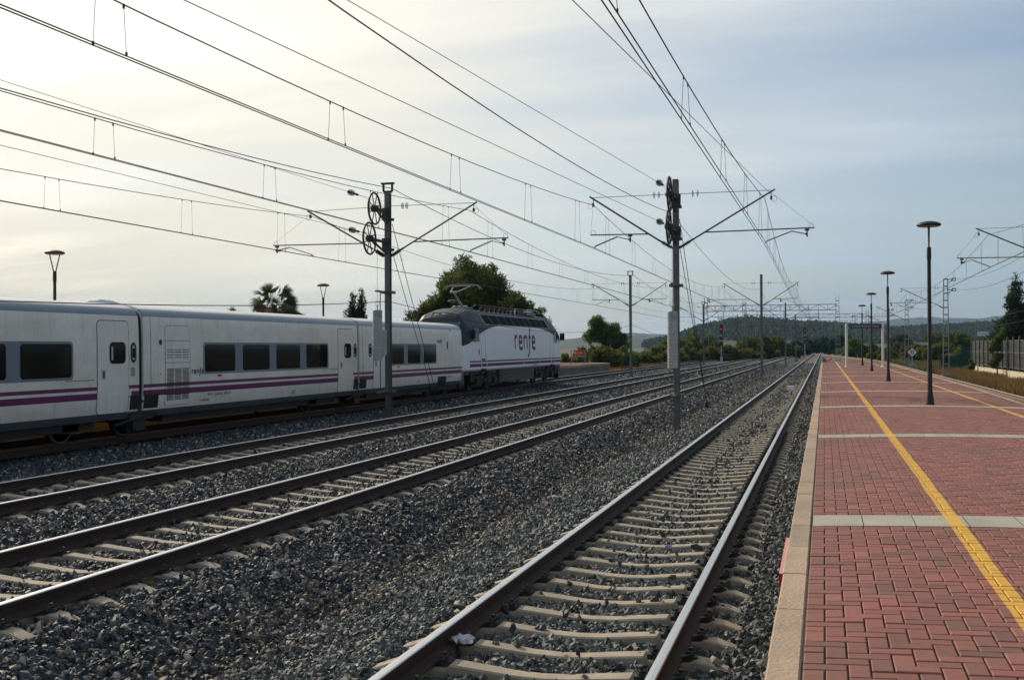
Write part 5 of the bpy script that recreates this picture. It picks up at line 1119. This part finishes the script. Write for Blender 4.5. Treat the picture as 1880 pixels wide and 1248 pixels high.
# bushy tree before the distant hills
tree('bushy_tree', 'round green tree beside the red notice board', (-27.2, 144, -.8), [(-.8, 0, 4.4, 2.5, 2.2, 2.5), (.9, 0, 3.2, 2.1, 2, 1.9)], 20000, .24, pine_m, 3.4, .2, ncl=24, cl=(.2, .38))
BL = [(1052, 648, 118, 2.6, bush_m, 'low olive bush left of the round green tree'), (1082, 640, 122, 2.6, bush_m, 'olive bush under the round green tree'), (1108, 636, 120, 2.4, bush_m, 'olive bush right below the round green tree'), (1140, 640, 128, 2.0, green_m, 'dark bush right of the round green tree'), (1170, 645, 150, 3.2, bush_m, 'low olive bush behind the slim mast'), (1200, 640, 160, 3.4, bush_m, 'olive bush left of the right pulley mast'), (1222, 633, 165, 3.2, green_m, 'green bush directly behind the counterweight'),
      (1252, 615, 190, 3.6, pine_m, 'dark pine right behind the right pulley mast'), (1275, 612, 200, 3.8, pine_m, 'dark pine between the pulley mast and the tall signal'), (1262, 640, 175, 3.0, bush_m, 'olive bush behind the dwarf signal'), (1300, 636, 185, 2.8, bush_m, 'olive bush left of the tall signal'), (1330, 628, 190, 3.4, bush_m, 'olive bush behind the tall signal'), (1352, 640, 200, 2.6, bush_m, 'olive bush right of the tall signal'),
      (1378, 616, 215, 4.4, pine_m, 'broad pine left of the second slim mast'), (1372, 640, 205, 3.0, green_m, 'green bush at the foot of the splayed lattice mast'), (1410, 617, 235, 3.6, pine_m, 'pine right of the second slim mast'), (1400, 638, 220, 3.6, bush_m, 'olive bush at the foot of the second slim mast'), (1440, 632, 250, 4.2, bush_m, 'dull bush left of the far red signal'), (1462, 628, 330, 4.2, cyp_m, 'dark tree left of the vanishing point'),
      (1488, 626, 380, 4., cyp_m, 'far dark tree right of the far red signal'), (1505, 622, 420, 3.4, cyp_m, 'far dark tree exactly at the vanishing point'), (1524, 620, 420, 3.4, cyp_m, 'far dark tree just right of the vanishing point'), (1545, 616, 330, 4., cyp_m, 'dark tree left of the name board'),
      (1575, 622, 230, 4.2, green_m, 'green tree seen between the name board posts'), (1600, 636, 230, 3.6, bush_m, 'olive bush inside the frame of the name board'), (1640, 633, 215, 4.0, bush_m, 'olive bush right of the name board'), (1650, 618, 420, 5., cyp_m, 'dark tree above the bushes right of the name board'), (1685, 634, 170, 3.2, bush_m, 'olive bush behind the diamond sign'), (1715, 633, 165, 3.2, green_m, 'green bush between diamond sign and lamp'), (1722, 614, 300, 5.2, pine_m, 'dark tree behind the nearest lattice mast'), (1762, 612, 260, 4.6, pine_m, 'dark pine left of the grey fence'), (1766, 640, 150, 1.4, bush_m, 'olive bush behind the green netting'), (1748, 645, 140, 1.6, bush_m, 'olive bush beside the nearest lattice mast'), (1620, 641, 190, 2.6, green_m, 'low green bush right of the name board posts'), (1800, 622, 330, 6, pine_m, 'dark trees above the grey fence'),
      (1560, 634, 300, 3.4, bush_m, 'dull bush left of the name board post'), (1838, 625, 200, 5, pine_m, 'dark tree behind the fence and conifer')]
BL += [(1806, 636, 150, 1.9, green_m, 'green bush seen through the left end of the grey fence'), (1850, 634, 130, 3, green_m, 'green bush seen through the grey fence near the right edge'), (1885, 630, 120, 3, bush_m, 'olive bush seen through the grey fence at the right edge')]
for i, (x, y, Z, hw_, m_, lb) in enumerate(BL):
    a_, t = atpx(x, Z); h_ = topz(x, y, Z)+.8
    tree('bush' if m_ in (bush_m, green_m) else 'tree', lb, (a_, t, -.8), [(0, 0, h_*.55, hw_, hw_*.8, h_*.48), (hw_*.5, 0, h_*.42, hw_*.6, hw_*.6, h_*.38)], int(3200+hw_*500), .0016*Z+.06, m_, h_*.6, .12, 'bush' if m_ in (bush_m, green_m) else 'tree', 'vegetation beyond the tracks', ncl=16, cl=(.22, .42), aspect=.5)
for (x, y, Z, w_, h0) in ((428, 563, 90, 1.0, 0), (530, 562, 92, .8, 0), (545, 567, 92, .6, 0)):
    a_, t = atpx(x, Z); h_ = topz(x, y, Z)
    tree('distant_treetop', {428: 'tiny treetop showing over the middle carriage roof', 530: 'dark leafy treetop at the right foot of the palm', 545: 'small spiky treetop right of the palm'}[x], (a_, t, 0), [(0, 0, h_-.6, w_, w_, .6)], 1200, .16, bush_m, h_-.6, .08, 'tree', ncl=8)
# small far cypresses near vanishing point
for i, (x, y, Z) in enumerate(((1500, 620, 430), (1514, 619, 430), (1390, 612, 330), (1640, 610, 340), (1660, 617, 340))):
    a_, t = atpx(x, Z); h_ = topz(x, y, Z)+.6
    conifer('cypress_tree', ['slender far cypress left of the vanishing point', 'slender far cypress right of the vanishing point', 'pointed far cypress above the pines left of the second mast', 'far cypress right of the name board', 'far cypress left of the diamond sign'][i], (a_, t, -.6), h_, 1.5, 2200, cyp_m, 'far cypresses', .45, 12, .6)
# dry grass
def grass(name, a0, a1, t0, t1, n, h, m, label, z=-.85, follow=None):
    a_ = RNG.uniform(a0, a1, n); t = RNG.uniform(t0, t1, n); k = vnoise(a_, t, .35) > -.35; a_, t = a_[k], t[k]; n = len(a_)
    zb = np.full(n, z); hh = h*RNG.uniform(.4, 1.2, n); dx = RNG.normal(0, .25, n)*hh; dy = RNG.normal(0, .25, n)*hh; an = RNG.uniform(0, 3.14, n); w = .02+.00022*t
    p0 = np.stack([a_-np.cos(an)*w, t-np.sin(an)*w, zb], 1); p1 = np.stack([a_+np.cos(an)*w, t+np.sin(an)*w, zb], 1); p2 = np.stack([a_+dx, t+dy, zb+hh], 1)
    o = npmesh(name, np.stack([p0, p1, p2], 1).reshape(-1, 3), np.arange(n*3).reshape(-1, 3), m, 3); return tag(o, label, 'grass', kind='stuff')
straw = mat('dry_straw', (.20, .125, .045), .9, island=.45, trans=.3); straw2 = mat('straw_green', (.12, .12, .04), .9, island=.45, trans=.3)
grass('dry_grass', 10.9, 14.6, 60, 150, 42000, .62, straw, 'dry straw coloured grass along the foot of the white wall')
grass('green_grass', 9.8, 16, 120, 260, 26000, .9, straw2, 'greenish weeds beyond the diamond sign')
grass('straw_verge', -27, -19.9, 104, 220, 52000, .9, straw, 'tall dry yellow grass beyond the far platform end')
grass('olive_weeds', -24, -19.6, 180, 330, 22000, .9, straw2, 'dull weeds beside the far tracks')
# weeds between platform end and junction
grass('end_weeds', .3, 3.2, 106, 122, 1500, .55, straw2, 'tuft of weeds behind the end of the brick platform', -.6)
# ================================================================== fence at right
fe = empty('boundary_fence', (0, 0, 0), 'tall grey mesh fence on steel posts standing on the low wall at the right', 'fence')
def fence_tex():
    m = bpy.data.materials.new('mesh_screen'); m.use_nodes = True; t = m.node_tree; b = t.nodes['Principled BSDF']; b.inputs['Base Color'].default_value = (.035, .037, .034, 1); b.inputs['Roughness'].default_value = .7
    tp = N(t, 'ShaderNodeBsdfTransparent'); ms = N(t, 'ShaderNodeMixShader'); ms.inputs[0].default_value = .6; t.links.new(tp.outputs[0], ms.inputs[1]); t.links.new(b.outputs[0], ms.inputs[2]); t.links.new(ms.outputs[0], t.nodes['Material Output'].inputs[0]); return m
scr = fence_tex(); FA = lambda t: 14.9
t = 50.0; mb = MB(); mb.box(14.680, 14.700, 50, 123, .25, 2.55); mb.build('mesh_panel', scr, fe)
while t < 123.5: MB().box(14.57, 14.67, t-.05, t+.05, -.1, 2.85).build('post', galv, fe); t += 2.9
mb = MB(); mb.box(14.665, 14.685, 50, 123, 2.5, 2.55); mb.box(14.650, 14.675, 50, 123, 1.50, 1.56); mb.box(14.650, 14.675, 50, 123, .25, .30); mb.build('rail_bar', galv, fe)
wl_ = mat('limewashed_wall', (.62, .55, .42), .9, col2=(.50, .42, .30), vscale=.8)
tag(MB().box(14.5, 14.85, 48, 123.2, -.95, .05).build('low_wall', wl_), 'low cream coloured concrete wall beneath the grey fence', 'wall')
net = mat('green_net', (.012, .055, .045), .8)
e_ = empty('green_netting', (13.2, 126, -.6), 'dark green netting on leaning stakes beside the fence end', 'netting')
MB().add([(-1.3, 0, 0), (1.5, .2, 0), (1.7, .2, 2.5), (.9, .1, 2.6), (.8, .1, 1.7), (-1.2, 0, 1.5)], [(0,1,2,3,4,5)]).build('net', net, e_)
for x in (-1.3, -.4, .9, 1.6): MB().obox((x, -.03, 0), (x-.1, -.03, 2.0 if x > 0 else 1.7), .05, .05).build('stake', net, e_)
e_ = empty('billboard', (*atpx(1805, 620), 0), 'pale billboard on the wooded ridge above the fence', 'billboard'); zb_ = topz(1805, 617, 620)
MB().box(-2.9, 2.9, -.1, .1, zb_, zb_+2.6).build('panel', mat('billboard_face', (.42, .50, .55), .5, var=.2, vscale=.8), e_)
for x in (-2, 0, 2): MB().box(x-.1, x+.1, .1, .3, -1, zb_).build('post', galv, e_)
# small trackside bits
tag(MB().box(-1.9, -1.55, 60.6, 61.0, -.24, .02).build('track_box', white_m), 'small white box lying between the rails of the near track', 'box')
def rumple(name, loc, r, m, label, cat='litter', sq=.5):
    mb = MB(); n = 7; vs = []; fs = []
    for i in range(n):
        for j in range(n): vs.append(((i/(n-1)-.5)*2*r+random.uniform(-.2, .2)*r, (j/(n-1)-.5)*1.4*r+random.uniform(-.2, .2)*r, random.uniform(0, sq)*r*(1-.5*abs(i-3)/3)))
    fs = [(i*n+j, (i+1)*n+j, (i+1)*n+j+1, i*n+j+1) for i in range(n-1) for j in range(n-1)]
    o = mb.add(vs, fs).build(name, m); o.location = loc; return tag(o, label, cat, 'litter on the ballast')
paper = mat('paper_white', (.62, .62, .66), .8); lil = mat('paper_lilac', (.45, .40, .75), .8)
def gp(x, y, z): # point on height z seen at a photo pixel
    yh = 638-.005*(x-940); Z = (2.15-z)*2030/(y-yh); a_, t = atpx(x, Z); return (a_, t, z)
rumple('crumpled_tissue', gp(845, 1178, -.14), .085, paper, 'crumpled white tissue beside the left rail of the near track', sq=1.0)
rumple('paper_scrap', gp(1224, 1004, -.2), .045, lil, 'lilac paper scrap between the rails of the near track', sq=.9)
rumple('paper_scrap', gp(1014, 912, -.35), .07, paper, 'white paper scrap lying left of the near track', sq=.6)
rumple('paper_scrap', gp(1103, 860, -.4), .08, paper, 'white paper scrap further along, left of the near track', sq=.8)
rumple('paper_scrap', gp(810, 1014, -.5), .03, lil, 'tiny bluish scrap in the stones between the tracks', sq=.9)
rumple('paper_scrap', gp(1453, 689, -.18), .16, paper, 'white scrap on the sleepers far along the near track', sq=1.2)
p = gp(1443, 879, -.2); mb = MB(); mb.lathe((0,0,.0), [(.05, 0), (.075, .11), (.078, .115), (.07, .11), (.045, .02)], 14, (.5, -.6, .5)); tag(mb.build('plastic_cup', mat('cup_clear', (.6, .62, .58), .2), smooth=True, origin=None), 'crushed clear plastic cup on the stones right of the near track', 'cup', 'litter on the ballast').location = p
# ================================================================== hills
def hill(name, pts, Z, depth, m, amp, seed, base=-3, nrow=9):
    """ridge given as (photo column, crest row) at depth Z; a real hill with width and a back slope"""
    xs_ = np.linspace(pts[0][0], pts[-1][0], 240); yy = np.interp(xs_, [p[0] for p in pts], [p[1] for p in pts]); rows = []
    prof_ = np.linspace(0, 1, nrow*2+1)
    for k, u_ in enumerate(prof_):
        Zr = Z+(u_-.5)*depth; hgt = math.sin(math.pi*u_)**.8
        A_ = np.array([atpx(x, Zr) for x in xs_]); top = np.array([topz(x, y, Z) for x, y in zip(xs_, yy)])
        z = base+(top-base)*hgt+amp*vnoise(A_[:, 0], A_[:, 1], 10./depth*2, seed)*hgt+amp*.5*vnoise(A_[:, 0], A_[:, 1], 55./depth, seed+3)*hgt
        rows.append(np.column_stack([A_, z]))
    V = np.concatenate(rows); n = len(xs_); I, J = np.meshgrid(np.arange(n-1), np.arange(len(prof_)-1)); q = (J*n+I).ravel()
    return tag(npmesh(name, V, np.stack([q, q+1, q+n+1, q+n], 1), m, 4, True), kind='structure')
wood_m = mat('wooded_slope', (.030, .042, .018), .95, col2=(.085, .085, .045), vscale=.035, bump=1., bscale=.15)
mount_m = mat('mountain', (.04, .05, .04), .95, col2=(.06, .065, .05), vscale=.002)
hill('wooded_hill', [(1180, 634), (1240, 622), (1280, 606), (1320, 598), (1345, 592), (1375, 589), (1400, 591), (1425, 594), (1470, 597), (1540, 600), (1600, 606), (1660, 608), (1700, 604), (1740, 603), (1790, 600), (1840, 596), (1960, 600), (2100, 612)], 1300, 700, wood_m, 3.5, 1)
wood2 = mat('hill_slope', (.030, .040, .020), .95, col2=(.065, .065, .04), vscale=.02)
hill('low_hills', [(850, 640), (1000, 630), (1060, 622), (1110, 624), (1160, 616), (1220, 620), (1300, 626), (1400, 628), (1600, 626), (1900, 624), (2100, 620)], 2600, 1200, wood2, 5, 5)
hill('far_mountains', [(1090, 632), (1130, 618), (1170, 611), (1200, 614), (1240, 617), (1290, 609), (1330, 604), (1400, 604), (1500, 604), (1560, 600), (1600, 592), (1640, 588), (1680, 584), (1740, 585), (1790, 586), (1830, 582), (1880, 590), (1960, 586), (2200, 600)], 5200, 1800, mount_m, 14, 9)
hill('far_peak', [(60, 640), (130, 575), (165, 552), (185, 549), (205, 553), (260, 580), (340, 640)], 5200, 1500, mount_m, 10, 12)
# woodland covering the hill (far trees merge into one mass)
xs_ = RNG.uniform(1185, 1960, 5200); cl_c = []; cl_r = []
hp = [(1180, 634), (1240, 622), (1280, 606), (1320, 598), (1345, 592), (1375, 589), (1400, 591), (1425, 594), (1470, 597), (1540, 600), (1600, 606), (1660, 608), (1700, 604), (1740, 603), (1790, 600), (1840, 596), (1960, 600)]
for x in xs_:
    u_ = RNG.uniform(.08, .52); Zr = 1300+(u_-.5)*700; a_, t = atpx(x, Zr); top = topz(x, np.interp(x, [p[0] for p in hp], [p[1] for p in hp]), 1300); z = -3+(top+3)*math.sin(math.pi*u_)**.8
    cl_c.append((a_, t, z+.8)); cl_r.append(RNG.uniform(1.8, 4.2))
tag(leaf_cloud('hill_woodland', cl_c, cl_r, 60000, 2.4, leaf_mat('hill_scrub', (.03, .042, .025), (.05, .062, .035), (.085, .09, .05)), None, .8, .2), 'dark scrub and trees covering the wooded hill', 'woodland', kind='stuff')
# ================================================================== haze
hz_ = bpy.data.materials.new('haze_air'); hz_.use_nodes = True; t = hz_.node_tree; t.nodes.remove(t.nodes['Principled BSDF'])
pv = N(t, 'ShaderNodeVolumePrincipled'); pv.inputs['Color'].default_value = (.36, .64, 1, 1); pv.inputs['Density'].default_value = .00009; pv.inputs['Anisotropy'].default_value = .0; t.links.new(pv.outputs[0], t.nodes['Material Output'].inputs['Volume'])
HAZE = True
if HAZE: tag(MB().box(-5200, 4200, -70, 7000, -6, 300).build('haze', hz_), 'thin bluish air over the whole place', 'haze', kind='stuff')
